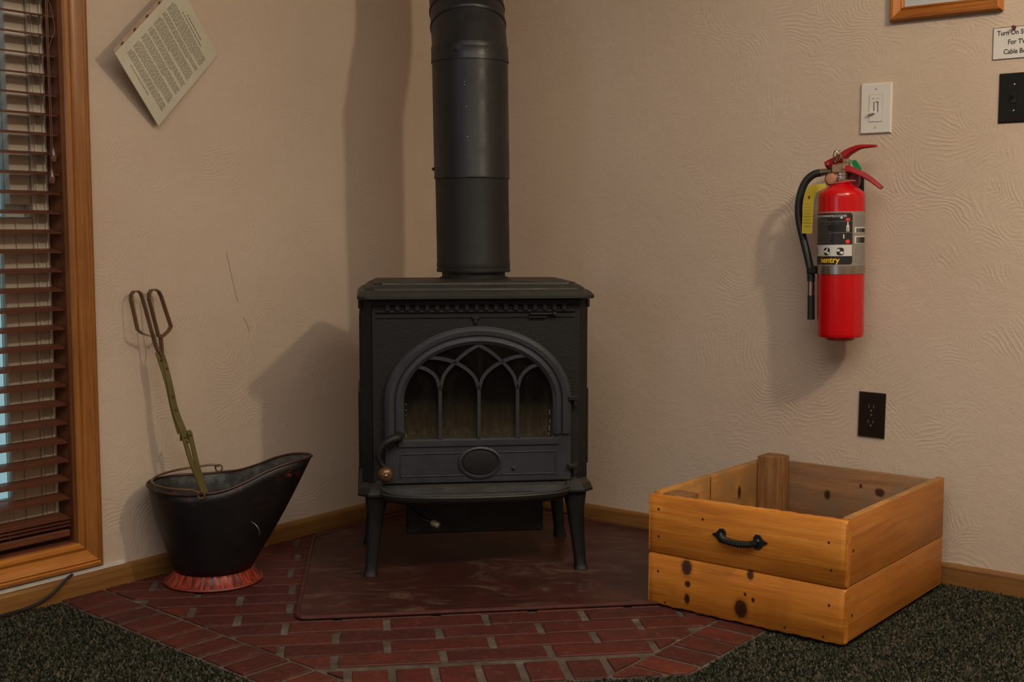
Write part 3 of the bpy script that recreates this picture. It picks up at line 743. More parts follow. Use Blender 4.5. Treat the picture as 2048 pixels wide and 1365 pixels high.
# ash lip: rounded tray in front
def tray_edge(k, n, a, d, p=2.3):
    t = math.pi * k / n; c, s = math.cos(t), math.sin(t)
    return (a * (abs(c) ** (2 / p)) * (1 if c > 0 else -1), -.02 - d * abs(s) ** (2 / p))
tn = 28
def tr(a, d, z, cx=-.004): return [Vector((cx + tray_edge(k, tn, a, d)[0], tray_edge(k, tn, a, d)[1], z)) for k in range(tn + 1)] + [Vector((cx - a, .0, z)), Vector((cx + a, .0, z))]
m = MB(); m.ringloft([tr(.205, .050, .205), tr(.228, .072, .212), tr(.238, .083, .222), tr(.241, .086, .231), tr(.239, .084, .2345), tr(.232, .077, .2345), tr(.228, .072, .230), tr(.222, .066, .2265), tr(.19, .04, .225)])
m.build('ash_lip', iron('ashy_lip_iron', srgb(40, 38, 34), .5, .4, srgb(104, 84, 60), .8), st, smooth=40)
m = MB(); m.tube([Vector((-.004 + tray_edge(k, tn, .2355, .0805)[0], tray_edge(k, tn, .2355, .0805)[1], .2355 + (.012 * (1 - math.sin(math.pi * k / tn)) ** 3))) for k in range(tn + 1)], .0048, 8); m.build('ash_lip_rim', M['door_iron'], st, smooth=True)
# legs
def leg(sx, sy):
    y = .0 if sy < 0 else .325
    m = MB(); rings = []
    for z, cx, hw, hd_, dy in ((.222, .252, .030, .024, 0), (.205, .254, .027, .022, 0), (.17, .256, .021, .018, 0), (.10, .262, .0165, .015, -.002), (.05, .267, .0145, .014, -.004), (.03, .269, .0145, .0145, -.005), (.022, .270, .0165, .016, -.006), (ZP + .0008, .271, .018, .018, -.007)):
        cx_ = sx * cx; cy = y + .012 + dy * (1 if sy < 0 else -1)
        rings.append([Vector((cx_ + dx * hw, cy + dy2 * hd_, z)) for dx, dy2 in ((-1, -.6), (-.6, -1), (.6, -1), (1, -.6), (1, .6), (.6, 1), (-.6, 1), (-1, .6))])
    m.ringloft(rings); m.build('leg', ci, st, smooth=50)
for sx in (-1, 1):
    for sy in (-1, 1): leg(sx, sy)
# ash box / heat shield below, and its lever
m = MB(); m.box((.004, .19, .158), (.358, .21, .122), bev=.003); m.build('ash_box', M['dark_iron'], st)
lv = MB().tube(bez([(-.166, .06, .176), (-.155, .045, .163), (-.135, .03, .150), (-.112, .02, .142)]), [.004 + .0022 * k / 24 for k in range(25)], 10).build('ash_lever', M['dark_iron'], st, smooth=True)
m = MB(); m.lathe([(.0055, -.004), (.0085, .0), (.0085, .016), (.007, .020)], 14, Matrix.Translation((-.112, .02, .142)) @ Vector((.022, -.012, -.009)).to_track_quat('Z', 'Y').to_matrix().to_4x4()); m.build('lever_tip', plain('pale_metal_tip', srgb(168, 156, 120), .35, .3), lv, smooth=50)
# inside: firebricks, ash, embers
m = MB(); m.box((.0, .300, .45), (.50, .02, .38)); m.box((-.25, .17, .45), (.02, .24, .38)); m.box((.25, .17, .45), (.02, .24, .38)); m.build('firebrick_lining', M['firebrick'], st)
rings = []
for j in range(14):
    y = .03 + j * .02; rings.append([Vector((-.235 + k * .0235, y, .345 + .020 * math.sin(k * .9 + j * .35) * math.sin(j * .3 + .5) + random.uniform(-.004, .005))) for k in range(21)])
m = MB(); m.ringloft(rings, closed=False); m.box((0, .16, .30), (.47, .26, .02)); m.build('ash_bed', M['ash'], st)
for k in range(12):
    c = (-.19 + k * .034 + random.uniform(-.01, .01), random.uniform(.03, .07), .372 + random.uniform(-.006, .004)); r = random.uniform(.007, .013)
    m = MB(); m.sphere((0, 0, 0), r, (1, .8, .8), 7, 5)
    for v in m.bm.verts: v.co += Vector([random.uniform(-.2, .2) * r for _ in range(3)])
    m.build('cinder', M['coal'], st, loc=c)

# ------------------------------------------------------------------ stove pipe
px0, py0 = -.104, 3.285
pp = tag(empty('stove_pipe', (px0, py0, .757)), 'tall matt black stovepipe rising from the top of the wood stove', 'stovepipe')
lean = Vector((-.0145, 0, 1)).normalized()
def pring(c, r, tiltdeg=0, n=48, back=(-.13, .99)):
    R = Matrix.Rotation(math.radians(tiltdeg), 3, Vector((back[1], -back[0], 0)) * -1)
    return [Vector(c) + R @ Vector((r * math.cos(2 * math.pi * k / n), r * math.sin(2 * math.pi * k / n), 0)) for k in range(n)]
def ax(z): return lean * ((z - .757) / lean.z)
def psec(name, pr, mat):
    m = MB(); m.ringloft([pring(ax(z), r) for z, r in pr]); return m.build(name, mat, pp, smooth=30)
psec('flue_collar', [(.7574, .0925), (.760, .0925), (.762, .0855), (.79, .0855)], M['cast_lid'])
psec('lower_section', [(.7745, .0985), (.775, .1), (.780, .1003), (.782, .0990), (.788, .0988), (.793, .1000), (.80, .0985), (1.035, .0985)], M['pipe_low'])
psec('upper_section', [(1.024, .0995), (1.024, .1020), (1.027, .1022), (1.030, .1015), (1.33, .1015), (1.345, .1015)], M['pipe'])
psec('coupling_band', [(1.330, .1015), (1.330, .1040), (1.334, .1042), (1.337, .1033), (1.362, .1028), (1.366, .1036), (1.370, .1025), (1.375, .1015)], M['pipe'])
# offset elbow: gores leaning back toward the corner
bk = Vector((-.13, .99, 0)).normalized()
def gore(name, s0, s1, mat=M['pipe']):
    m = MB(); R = []
    for (z, off, t, r) in (s0, s1): R.append(pring(ax(z) + bk * off, r, t))
    lip = pring(ax(s0[0]) + bk * s0[1], s0[3] + .0022, s0[2]); lip2 = pring(ax(s0[0] + .006) + bk * s0[1], s0[3] + .0022, s0[2])
    m.ringloft([pring(ax(s0[0]) + bk * s0[1], s0[3] * .97, s0[2]), lip, lip2, pring(ax(s0[0] + .007) + bk * s0[1], s0[3], s0[2]), R[1]]); return m.build(name, mat, pp, smooth=30)
gore('elbow_gore', (1.364, 0, 0, .1005), (1.436, .034, 24, .1005))
gore('elbow_gore', (1.428, .031, 24, .1005), (1.480, .060, 23, .1005))
gore('elbow_gore', (1.473, .057, 23, .1005), (1.535, .083, 10, .1005))
gore('elbow_gore', (1.528, .081, 10, .1005), (1.575, .088, 0, .1005))
m = MB(); m.ringloft([pring(ax(z) + bk * .088, .1005) for z in (1.57, 2.435)]); m.build('top_section', M['pipe'], pp, smooth=30)
for (z, ang, r) in ((1.352, -108, .104), (1.05, -176, .103), (1.352, -62, .1035), (1.27, -97, .1015), (1.262, -97, .1015), (1.205, -95, .1015), (1.128, -94, .1015)):
    p = ax(z) + Vector((math.cos(math.radians(ang)) * r, math.sin(math.radians(ang)) * r, 0))
    big_ = z in (1.05,) or ang == -108
    m = MB(); m.sphere((0, 0, 0), .0045 if big_ else .002, (1, 1, 1), 8, 6); m.build('pipe_screw', M['dark_iron'] if big_ else M['chrome'], pp, loc=p)

# ------------------------------------------------------------------ coal scuttle
sc = tag(empty('coal_scuttle', (-.751, 2.982, .0100), math.radians(4)), 'black coal scuttle with worn orange foot standing on the brick hearth', 'coal scuttle')
ns = 56
def interp(tab, x):
    for (a, u), (b, v) in zip(tab[:-1], tab[1:]):
        if x <= b:
            t = (x - a) / (b - a); t = t * t * (3 - 2 * t) if False else t
            return tuple(p * (1 - t) + q * t for p, q in zip(u, v))
    return tab[-1][1]
# rim radius and height against the angle from the spout (degrees)
rimtab = [(0, (.255, .310)), (9, (.240, .311)), (18, (.208, .306)), (32, (.172, .290)), (48, (.150, .268)), (70, (.138, .250)), (100, (.134, .243)), (130, (.144, .244)), (160, (.154, .248)), (180, (.156, .250))]
def rim(k):
    a = 2 * math.pi * k / ns; d = abs(math.degrees(a) if a <= math.pi else 360 - math.degrees(a)); r, z = interp(rimtab, d)
    return Vector((r * math.cos(a), r * math.sin(a), z))
def rim_s(k): return (rim(k - 1) + rim(k) * 2 + rim(k + 1)) / 4
def base(k, r, z): a = 2 * math.pi * k / ns; return Vector((r * math.cos(a) * 1.03, r * math.sin(a), z))
outer_r = [[base(k, .091, .029) for k in range(ns)]]; inner_r = []
for t in [i / 10 for i in range(1, 11)]:
    bulge = math.sin(math.pi * t) * .006
    outer_r.append([base(k, .091, .029).lerp(rim_s(k), t) + Vector((math.cos(2 * math.pi * k / ns), math.sin(2 * math.pi * k / ns), 0)) * bulge for k in range(ns)])
m = MB(); m.ringloft(outer_r, True, False, False); bo = m.build('scuttle_body', M['scuttle'], sc, smooth=60)
so = bo.modifiers.new('solid', 'SOLIDIFY'); so.thickness = .0016; so.offset = -1; bo.data.materials.append(M['scuttle_in']); so.material_offset = 1
m = MB(); m.prism([(.089 * 1.03 * math.cos(2 * math.pi * k / 32), .089 * math.sin(2 * math.pi * k / 32)) for k in range(32)], .0315, .034, 'z'); m.build('scuttle_bottom', M['scuttle_in'], sc)
m = MB(); m.tube([rim_s(k) + Vector((0, 0, .001)) for k in range(ns)], .0034, 8, closed=True); m.build('rolled_rim', M['rust_rim'], sc, smooth=True)
fn = 96
def fring(r, z, wv=0): return [Vector(((r + wv * math.sin(k * math.pi / 2)) * 1.03 * math.cos(2 * math.pi * k / fn), (r + wv * math.sin(k * math.pi / 2)) * math.sin(2 * math.pi * k / fn), z)) for k in range(fn)]
m = MB(); m.ringloft([fring(.110, .0), fring(.1145, .0015), fring(.1145, .005), fring(.110, .008), fring(.102, .016, .0016), fring(.0955, .026, .001), fring(.0925, .031), fring(.088, .031)]); m.build('flared_foot', M['foot'], sc, smooth=60)
m = MB(); m.tube([Vector((.1155 * 1.03 * math.cos(2 * math.pi * k / 48), .1155 * math.sin(2 * math.pi * k / 48), .0035)) for k in range(48)], .0034, 6, closed=True); m.build('foot_bead', plain('dark_orange_bead', srgb(126, 50, 36), .45, var=.4), sc, smooth=True)
# bail lying back over the left rim
bp = []
for k in range(0, 25):
    a = math.radians(97 + k * 166 / 24); r = .142 + .014 * math.sin(math.pi * k / 24)
    bp.append(Vector((r * math.cos(a) + .012, r * .93 * math.sin(a), .268 - .012 * (k / 24) - .004 * math.sin(math.pi * k / 24))))
bp = [Vector((-.004, .140, .262))] + bp[1:-1] + [Vector((-.004, -.141, .250))]
m = MB(); m.tube(bez(bp, 2), .0030, 8); hb = m.build('bail_handle', M['tong_dark'], sc, smooth=True)
m = MB(); m.tube([Vector((-.006 + .009 * math.cos(2 * math.pi * k / 14), .141, .256 + .009 * math.sin(2 * math.pi * k / 14))) for k in range(14)], .0022, 6, closed=True); m.build('bail_eye', M['tong_dark'], sc, smooth=True)
m = MB(); m.tube([Vector((.0 + .008 * math.cos(2 * math.pi * k / 14), -.140, .245 + .008 * math.sin(2 * math.pi * k / 14))) for k in range(14)], .0022, 6, closed=True); m.build('bail_eye', M['tong_dark'], sc, smooth=True)
# pouring grip on the back-side of the spout
gr = []
for k in range(9):
    a = k / 8 * math.pi; gr.append(Vector((.118 + .010 * math.sin(a) - .016 * math.cos(a) * .5, -.096 - .006 * math.sin(a), .152 + .016 * math.cos(a))))
m = MB(); m.tube(gr, .0016, 6); m.build('side_loop', plain('worn_grey_wire', srgb(96, 90, 86), .4, .5), sc, smooth=True)
# ------------------------------------------------------------------ fire tongs
tg = tag(empty('fire_tongs', wl(1.15, 0), AL), 'old brass fire tongs with two looped handles standing in the coal scuttle', 'tongs')
def loop(pts, cx):
    m = MB(); m.strap(pts, (0, 1, 0), .015, .0030, closed=True); return m
Lp = [(-.080, -.054, .633), (-.091, -.052, .643), (-.093, -.043, .68), (-.095, -.034, .715), (-.092, -.031, .728), (-.084, -.030, .736), (-.073, -.030, .7365), (-.065, -.031, .731), (-.061, -.032, .720), (-.056, -.042, .68), (-.050, -.057, .622)]
Rp = [(-.034, -.057, .622), (-.039, -.044, .675), (-.043, -.034, .716), (-.040, -.031, .729), (-.032, -.029, .7375), (-.021, -.029, .7385), (-.011, -.030, .733), (-.006, -.032, .722), (.000, -.042, .685), (.007, -.052, .645), (-.001, -.054, .636), (-.022, -.057, .622)]
m = MB(); m.strap(Lp, (0, 1, 0), .014, .003, closed=True)
m.strap(bez([(-.051, -.057, .630), (-.047, -.063, .600), (-.040, -.068, .580), (-.030, -.070, .560)]), (0, 1, 0), .014, .004); m.build('handle_loop', M['tong_dark'], tg)
m = MB(); m.strap(Rp, (0, 1, 0), .014, .003, closed=True)
m.strap(bez([(-.029, -.057, .628), (-.031, -.063, .600), (-.036, -.070, .580), (-.042, -.073, .565)]), (0, 1, 0), .014, .004); m.build('handle_loop', M['tong_dark'], tg)
def flat(pts, wd, th):
    """flat bar facing the room: width in the wall plane"""
    P = bez(pts, 6); rings = []
    nP = len(P)
    for i, p in enumerate(P):
        t = (P[min(i + 1, nP - 1)] - P[max(i - 1, 0)]).normalized(); nn = (Vector((0, 1, 0)) - t * t.y).normalized(); sd = t.cross(nn)
        ww = wd[0] + (wd[1] - wd[0]) * i / (nP - 1)
        rings.append([p + sd * ww / 2 + nn * th / 2, p - sd * ww / 2 + nn * th / 2, p - sd * ww / 2 - nn * th / 2, p + sd * ww / 2 - nn * th / 2])
    m = MB(); m.ringloft(rings); return m
flat([(-.036, -.069, .585), (-.031, -.075, .555), (-.026, -.086, .503), (-.022, -.099, .441), (-.008, -.114, .380)], (.012, .020), .004).build('shaft', M['tong'], tg, bev=.0008)
flat([(-.046, -.064, .585), (-.040, -.072, .555), (-.030, -.082, .503), (-.024, -.094, .441), (-.016, -.108, .382)], (.010, .014), .004).build('shaft', M['tong'], tg, bev=.0008)
flat([(-.014, -.118, .385), (-.012, -.122, .365), (-.002, -.132, .31), (.010, -.143, .265), (.020, -.152, .222), (.024, -.160, .17), (.020, -.168, .115), (.012, -.172, .075)], (.013, .011), .004).build('jaw', M['tong'], tg, bev=.0008)
flat([(.006, -.117, .385), (.008, -.121, .365), (.014, -.131, .31), (.020, -.142, .265), (.028, -.151, .222), (.034, -.159, .17), (.034, -.167, .115), (.026, -.171, .075)], (.013, .011), .004).build('jaw', M['tong'], tg, bev=.0008)
for (x, y, z) in ((-.029, -.0785, .545), (-.024, -.093, .475), (-.0215, -.1015, .442), (-.012, -.121, .374), (.006, -.121, .378), (-.0065, -.124, .362)):
    m = MB(); m.sphere((x, y - .002, z), .0042, (1, .6, 1), 10, 6); m.build('rivet', M['tong_dark'], tg)
m = MB(); m.box((-.004, -.1135, .376), (.034, .003, .024), bev=.001); m.build('pivot_plate', M['tong'], tg)

# ------------------------------------------------------------------ crate
CA = math.radians(-39.1); CZ = .0105; CWd, CDp, CH = .487, .576, .262
cr = tag(empty('wooden_crate', (.321, 2.785, CZ), CA), 'open amber pine crate with black iron pull standing by the right wall', 'crate')
T = .019
def board(name, c, d, mat, mat_in=None, face=None, seed=0, wav=.0025):
    """plank with softly worn, slightly uneven edges"""
    rnd = random.Random(seed); m = MB(); m.box(c, d, bev=.0024, seg=2)
    o = m.build(name, mat, cr, smooth=35)
    if mat_in:
        o.data.materials.append(mat_in)
        for p in o.data.polygons:
            if p.normal.dot(Vector(face)) > .3 or p.normal.z > .9: p.material_index = 1
    return o
zj = .1235
def front_board(z0, z1, name='front_board'):
    # wavy lower edge on the bottom plank
    n = 40; rings = []
    rnd = random.Random(5)
    for i in range(n + 1):
        x = CWd * min(max((i - .7) / (n - 1.4), 0), 1) if 0 < i < n else CWd * i / n; e = 0
        low = z0 + (rnd.uniform(0, .003) + .004 * math.exp(-((x - .27) / .05) ** 2) * 0 if z0 < .01 else 0)
        top = z1 - (rnd.uniform(0, .0018) if z1 > .25 else 0) + (.0085 * x / CWd if z1 > .25 else 0)
        r0 = .0022 if 0 < i < n else .004
        if i in (0, n): low += .0022; top -= .0022
        rings.append([Vector((x, y, z)) for y, z in ((r0, low), (0, low + r0), (0, top - r0), (r0, top), (T - r0, top), (T, top - r0), (T, low + r0), (T - r0, low))])
    m = MB(); m.ringloft(rings); o = m.build(name, M['crate_front'], cr, smooth=50)
    o.data.materials.append(M['crate_in'])
    for p in o.data.polygons:
        if p.normal.y > .3: p.material_index = 1
    return o
front_board(.0, zj - .0008); front_board(zj + .0008, CH)
for nm, x in (('side_board', CWd - T / 2 - .0005), ('side_board', T / 2 + .0005)):
    right = x > .2; f = (-1, 0, 0) if right else (1, 0, 0)
    board(nm, (x, CDp / 2 + T / 2 - .001, (zj - .0015) / 2 + .003), (T, CDp - T - .003, zj - .0045), M['crate_side'], M['crate_in_y'], f)
    o = board(nm, (x, CDp / 2 + T / 2 - .001, (zj + .0015 + CH + .004) / 2), (T, CDp - T - .003, CH + .0025 - zj), M['crate_side'], M['crate_in_y'], f)
    if right:
        for v in o.data.vertices:
            if v.co.z > .2: v.co.z += .006
for z0_, z1_ in ((.004, zj - .0015), (zj + .0015, CH + .002)):
    board('back_board', (CWd / 2, CDp - T / 2, (z0_ + z1_) / 2), (CWd - 2 * T - .004, T, z1_ - z0_), M['crate_in'])
for k in range(3):
    board('bottom_board', (CWd / 2, T + .004 + (CDp - 2 * T) * (k + .5) / 3, .018), (CWd - 2 * T - .004, (CDp - 2 * T) / 3 - .004, .014), M['crate_in'])
for (x, y, w_, d_, h_) in ((.052, CDp - T - .034, .062, .062, .283), (.055, T + .032, .066, .055, .262), (CWd - T - .030, CDp - T - .030, .050, .050, .250), (CWd - T - .026, T + .026, .044, .044, .225)):
    m = MB(); m.box((x, y, .026 + (h_ - .026) / 2), (w_, d_, h_ - .026), bev=.003, seg=2); m.build('corner_post', M['crate_post'], cr, smooth=35)
m = MB(); m.box((CWd / 2, CDp - T - .011, .036), (CWd - .16, .018, .022), bev=.002); m.build('batten', M['crate_in'], cr)
for (x, z) in ((.026, .228), (.027, .164), (.447, .218), (.454, .159), (.026, .081), (.451, .083), (.350, .014), (.046, .010), (.439, .012), (.143, .222)):
    m = MB(); m.sphere((x, .0003, z), .0034, (1, .25, 1.1), 8, 6); m.build('nail', M['nail'], cr)
for (x, z) in ((.006, .20), (.006, .06)):
    m = MB(); m.sphere((CWd - .0003, .03 + x, z), .004, (.25, 1, 1), 8, 6); m.build('nail', M['nail'], cr)
# iron pull
pz = .1925
pl = None
def spade(s):
    cx = .238 + s * .046
    pts = [(cx + s * .023, pz + .001), (cx + s * .012, pz + .006), (cx + s * .004, pz + .0155), (cx - s * .006, pz + .0165), (cx - s * .012, pz + .009), (cx - s * .011, pz), (cx - s * .012, pz - .009), (cx - s * .006, pz - .0165), (cx + s * .004, pz - .0155), (cx + s * .012, pz - .006)]
    if s < 0: pts = pts[::-1]
    me = curve_plate([pts], .004, .0006); me.transform(Matrix.Translation((0, -.002, 0))); return me
pl = link_mesh('iron_pull', spade(-1), M['dark_iron'], cr); link_mesh('pull_plate', spade(1), M['dark_iron'], pl)
gp = bez([(.194, -.004, pz - .001), (.200, -.011, pz - .003), (.212, -.015, pz - .006), (.238, -.016, pz - .008), (.264, -.015, pz - .006), (.276, -.011, pz - .003), (.282, -.004, pz - .001)], 8)
m = MB(); m.tube(gp, [.0052 + .0016 * (k % 2) + .002 * math.sin(math.pi * k / 48) for k in range(49)], 8); m.build('grip', M['dark_iron'], pl)
for x in (.192, .284):
    m = MB(); m.sphere((x, -.0045, pz + .003), .0042, (1, .7, 1), 10, 6); m.build('screw', plain('dull_screw', srgb(70, 72, 74), .35, .5), pl)

# ------------------------------------------------------------------ fire extinguisher (right wall)
EU, EN = 1.372, .088
ex = tag(empty('fire_extinguisher', wr(EU, .617, EN), AR), 'red fire extinguisher with black hose and yellow tag hanging on the right wall', 'fire extinguisher')
ER = .0575
LX = lambda u: u - EU
LZ = lambda z: z - .617
exl = Matrix.Rotation(math.radians(-1.0), 4, 'Y')      # hangs a touch off plumb
ex.rotation_euler = (0, math.radians(-.9), AR)
m = MB(); m.lathe([(.050, .002), (.0545, .0), (.0568, .004), (ER, .010), (ER, .351), (.0568, .358), (.0545, .363), (.047, .370), (.036, .377), (.023, .386), (.020, .392)], 56); m.build('cylinder', M['red'], ex, smooth=30)
m = MB(); m.lathe([(.030, -.010), (.036, -.006), (.036, .003)], 24); m.build('cylinder_bottom', M['red_lever'], ex)
def cyl_patch(a0, a1, z0, z1, r, mat, name, parent, corner=0):
    """a in degrees: 0 faces the room, positive to the right"""
    n = max(2, int(abs(a1 - a0) / 4)); m = MB(); rings = []
    for i in range(n + 1):
        t = math.radians(a0 + (a1 - a0) * i / n - 90); c = Vector((math.cos(t), math.sin(t), 0))
        dz = 0
        if corner: 
            s = min(i, n - i) * (math.radians(abs(a1 - a0)) * r / n)
            dz = corner - math.sqrt(max(0, corner ** 2 - max(0, corner - s) ** 2)) if s < corner else 0
        rings.append([c * r + Vector((0, 0, z0 + dz)), c * (r + .0003) + Vector((0, 0, z0 + dz)), c * (r + .0003) + Vector((0, 0, z1 - dz)), c * r + Vector((0, 0, z1 - dz))])
    m.ringloft(rings); return m.build(name, mat, parent, smooth=50)
def wrap(me, r, z, a0=0):
    for v in me.vertices:
        t = v.co.x / r + math.radians(a0 - 90); rr = r - v.co.y
        v.co = Vector((math.cos(t) * rr, math.sin(t) * rr, v.co.z + z))
    return me
lb = cyl_patch(-105, 118, LZ(.797), LZ(.932), ER + .0002, M['silver_label'], 'label', ex)
R1 = ER + .0005
cyl_patch(-76, 50, LZ(.8005), LZ(.9275), R1, M['label_black'], 'black_panel', lb, .005)
R2 = R1 + .0004
cyl_patch(-76, 49, LZ(.8215), LZ(.8500), R2, M['label_white'], 'picture_strip', lb)
R3 = R2 + .0004
for a in (-64, -14, 20): cyl_patch(a - 8, a + 9, LZ(.8235), LZ(.8425), R3, M['label_black'], 'pictogram', lb, .003)
for (a, z, s) in ((-66, .833, 4), (-16, .833, 5), (-9, .829, 3), (16, .836, 3.5), (24, .830, 4), (-12, .838, 2)): cyl_patch(a - s, a + s, LZ(z - .0035), LZ(z + .0035), R3 + .0003, M['label_white'], 'pictogram_detail', lb, .001)
def ink_lines(a0, a1, z0, z1, rows, mat, seed, name, ht=.0011, r=R3):
    rnd = random.Random(seed); m = MB()
    for k in range(rows):
        z = z1 - (z1 - z0) * (k + .5) / rows; a = a0
        while a < a1 - 2:
            b = min(a1, a + rnd.uniform(3, 9)); rings = []
            for i in range(3):
                t = math.radians(a + (b - a) * i / 2 - 90); c = Vector((math.cos(t), math.sin(t), 0))
                rings.append([c * (r - .0003) + Vector((0, 0, z)), c * r + Vector((0, 0, z)), c * r + Vector((0, 0, z + ht)), c * (r - .0003) + Vector((0, 0, z + ht))])
            m.ringloft(rings); a = b + rnd.uniform(1, 2)
    return m.build(name, mat, lb)
link_mesh('header_text', wrap(text_mesh('INSTRUCTIONS/INSTRUCCIONES', .0072, .00012, 'CENTER', .0001, .92), R3, LZ(.9185), -13), M['label_white'], lb)
cyl_patch(-76, 49, LZ(.9285), LZ(.9295), R3, M['label_red'], 'red_rule', lb)
for z in (.9075, .8795, .850): cyl_patch(-76, 49, LZ(z - .0004), LZ(z + .0004), R3, M['label_grey'], 'rule', lb)
ink_lines(-74, 8, LZ(.908), LZ(.9155), 2, M['label_grey'], 1, 'small_print', .0012)
ink_lines(-74, -2, LZ(.881), LZ(.906), 6, M['label_grey'], 2, 'small_print', .0010)
ink_lines(-74, -2, LZ(.852), LZ(.878), 6, M['label_grey'], 3, 'small_print', .0010)
for z0_, z1_ in ((.9085, .9145), (.8850, .8990)): cyl_patch(-10, 22, LZ(z0_), LZ(z1_), R3 + .0002, M['slot'], 'photo_block', lb)
for (z0_, z1_, a) in ((.9080, .9160, 38), (.8525, .8625, 38)): cyl_patch(a - 5, a + 5, LZ(z0_), LZ(z1_), R3, M['label_red'], 'red_icon', lb, .0015)
cyl_patch(36.5, 39.5, LZ(.8945), LZ(.9060), R3, M['label_white'], 'figure_icon', lb); cyl_patch(34.5, 41.5, LZ(.8925), LZ(.8985), R3 + .0002, M['label_white'], 'figure_icon', lb, .001)
cyl_patch(34.5, 37.3, LZ(.882), LZ(.893), R3, M['label_white'], 'figure_icon', lb); cyl_patch(38.8, 41.5, LZ(.882), LZ(.893), R3, M['label_white'], 'figure_icon', lb)
cyl_patch(20, 26, LZ(.914), LZ(.919), R3, M['label_white'], 'bright_icon', lb, .001); cyl_patch(27, 30, LZ(.865), LZ(.875), R3, M['label_white'], 'bright_icon', lb)
link_mesh('brand_text', wrap(text_mesh('sentry', .0200, .0005, 'CENTER', .0001, 1.05), R3, LZ(.8055), -7), M['label_yellow'], lb)
link_mesh('small_brand_text', wrap(text_mesh('ANSUL', .0062, .0001, 'CENTER', .0001, .9), R3, LZ(.8190), -28), plain('faded_yellow_print', srgb(150, 112, 34), .5), lb)
ink_lines(58, 100, LZ(.893), LZ(.922), 11, M['label_grey'], 4, 'small_print', .0010, R2); ink_lines(58, 100, LZ(.800), LZ(.850), 17, M['label_grey'], 5, 'small_print', .0011, R2)
for z0_, z1_ in ((.880, .890), (.8535, .868)):
    cyl_patch(56, 100, LZ(z0_ - .001), LZ(z1_ + .003), R1, M['label_white'], 'barcode_field', lb)
    m = MB(); a = 61.0
    while a < 97:
        wd = random.choice((.5, .9, 1.3)); rings = []
        for t_ in (a, a + wd):
            t = math.radians(t_ - 90); c = Vector((math.cos(t), math.sin(t), 0)); rings.append([c * R1 + Vector((0, 0, LZ(z0_))), c * R3 + Vector((0, 0, LZ(z0_))), c * R3 + Vector((0, 0, LZ(z1_))), c * R1 + Vector((0, 0, LZ(z1_)))])
        m.ringloft(rings); a += wd + random.choice((.6, 1.0))
    m.build('barcode', M['ink'], lb)
# bracket strap
m = MB(); m.lathe([(ER - .004, LZ(.7765)), (ER + .0016, LZ(.7765)), (ER + .0016, LZ(.7975)), (ER - .004, LZ(.7975))], 56); sb = m.build('steel_strap', M['chrome'], ex, smooth=30)
m = MB(); m.box((-ER - .010, -.012, LZ(.787)), (.020, .016, .018), bev=.003); m.tube([(-ER - .016, -.024, LZ(.787)), (-ER - .016, .0, LZ(.787))], .0045, 10); m.build('strap_latch', M['dark_iron'], sb)
m = MB(); m.box((0, .0735, LZ(.86)), (.036, .026, .26), bev=.002); m.box((0, .083, LZ(.86)), (.05, .006, .34), bev=.001); m.build('wall_bracket', M['dark_iron'], ex)
# valve head
m = MB(); m.lathe([(.019, .388), (.0205, .391), (.0205, .396), (.017, .398), (.017, .405), (.0185, .407), (.0185, .412), (.016, .414)], 24); m.build('valve_collar', M['chrome'], ex, smooth=30)
m = MB(); m.box((-.004, 0, .424), (.040, .024, .026), bev=.004); m.box((.012, 0, .437), (.016, .020, .020), bev=.003); m.build('valve_body', plain('brushed_alloy', srgb(186, 152, 128), .35, .6), ex)
m = MB(); m.lathe([(.0, 0), (.0165, 0), (.0175, .004), (.0175, .010), (.0155, .012)], 24, Matrix.Translation((-.018, -.012, .3975)) @ Matrix.Rotation(math.pi / 2, 4, 'X')); ga = m.build('pressure_gauge', plain('gauge_bezel', srgb(120, 74, 60), .3, .5), ex, smooth=30)
m = MB(); m.lathe([(.0, 0), (.0142, 0), (.013, .0035), (.008, .005), (.002, .0055)], 24, Matrix.Translation((-.018, -.0235, .3975)) @ Matrix.Rotation(math.pi / 2, 4, 'X')); m.build('gauge_face', M['copper_face'], ga, smooth=50)
def lever(path, wds, hts, name):
    P = bez(path, 8); nP = len(P); rings = []
    for i, p in enumerate(P):
        t = (P[min(i + 1, nP - 1)] - P[max(i - 1, 0)]).normalized(); up = Vector((0, 1, 0)).cross(t) * -1
        f = i / (nP - 1) * (len(wds) - 1); k = min(int(f), len(wds) - 2); g = f - k
        ww = wds[k] * (1 - g) + wds[k + 1] * g; hh = hts[k] * (1 - g) + hts[k + 1] * g
        rings.append([p + Vector((0, a * ww / 2, 0)) + up * b * hh / 2 for a, b in ((-1, -.5), (-.8, .8), (-.4, 1), (.4, 1), (.8, .8), (1, -.5), (.7, -1), (-.7, -1))])
    m = MB(); m.ringloft(rings); return m.build(name, M['red_lever'], ex, smooth=50)
up_l = lever([(-.040, 0, .434), (-.024, 0, .440), (-.004, 0, .448), (.012, 0, .460), (.028, 0, .468), (.050, 0, .4745), (.088, 0, .4745)], [.026, .026, .022, .018], [.018, .022, .016, .006], 'discharge_lever')
lo_l = lever([(.006, 0, .424), (.022, 0, .420), (.040, 0, .413), (.062, 0, .402), (.084, 0, .387), (.103, 0, .371)], [.026, .024, .020, .018], [.018, .015, .012, .009], 'carry_handle')
m = MB(); m.tube([(-.030, -.015, .436), (-.030, .015, .436)], .0035, 10); m.tube([(.006, -.0155, .423), (.006, .015, .423)], .0040, 10); m.build('rivet', M['chrome'], ex)
m = MB(); m.tube([Vector((-.009 + .0095 * math.cos(t) * .6, -.017 - .003 * math.sin(t), .452 + .0150 * math.sin(t))) for t in [2 * math.pi * k / 18 for k in range(18)]], .0013, 6, closed=True)
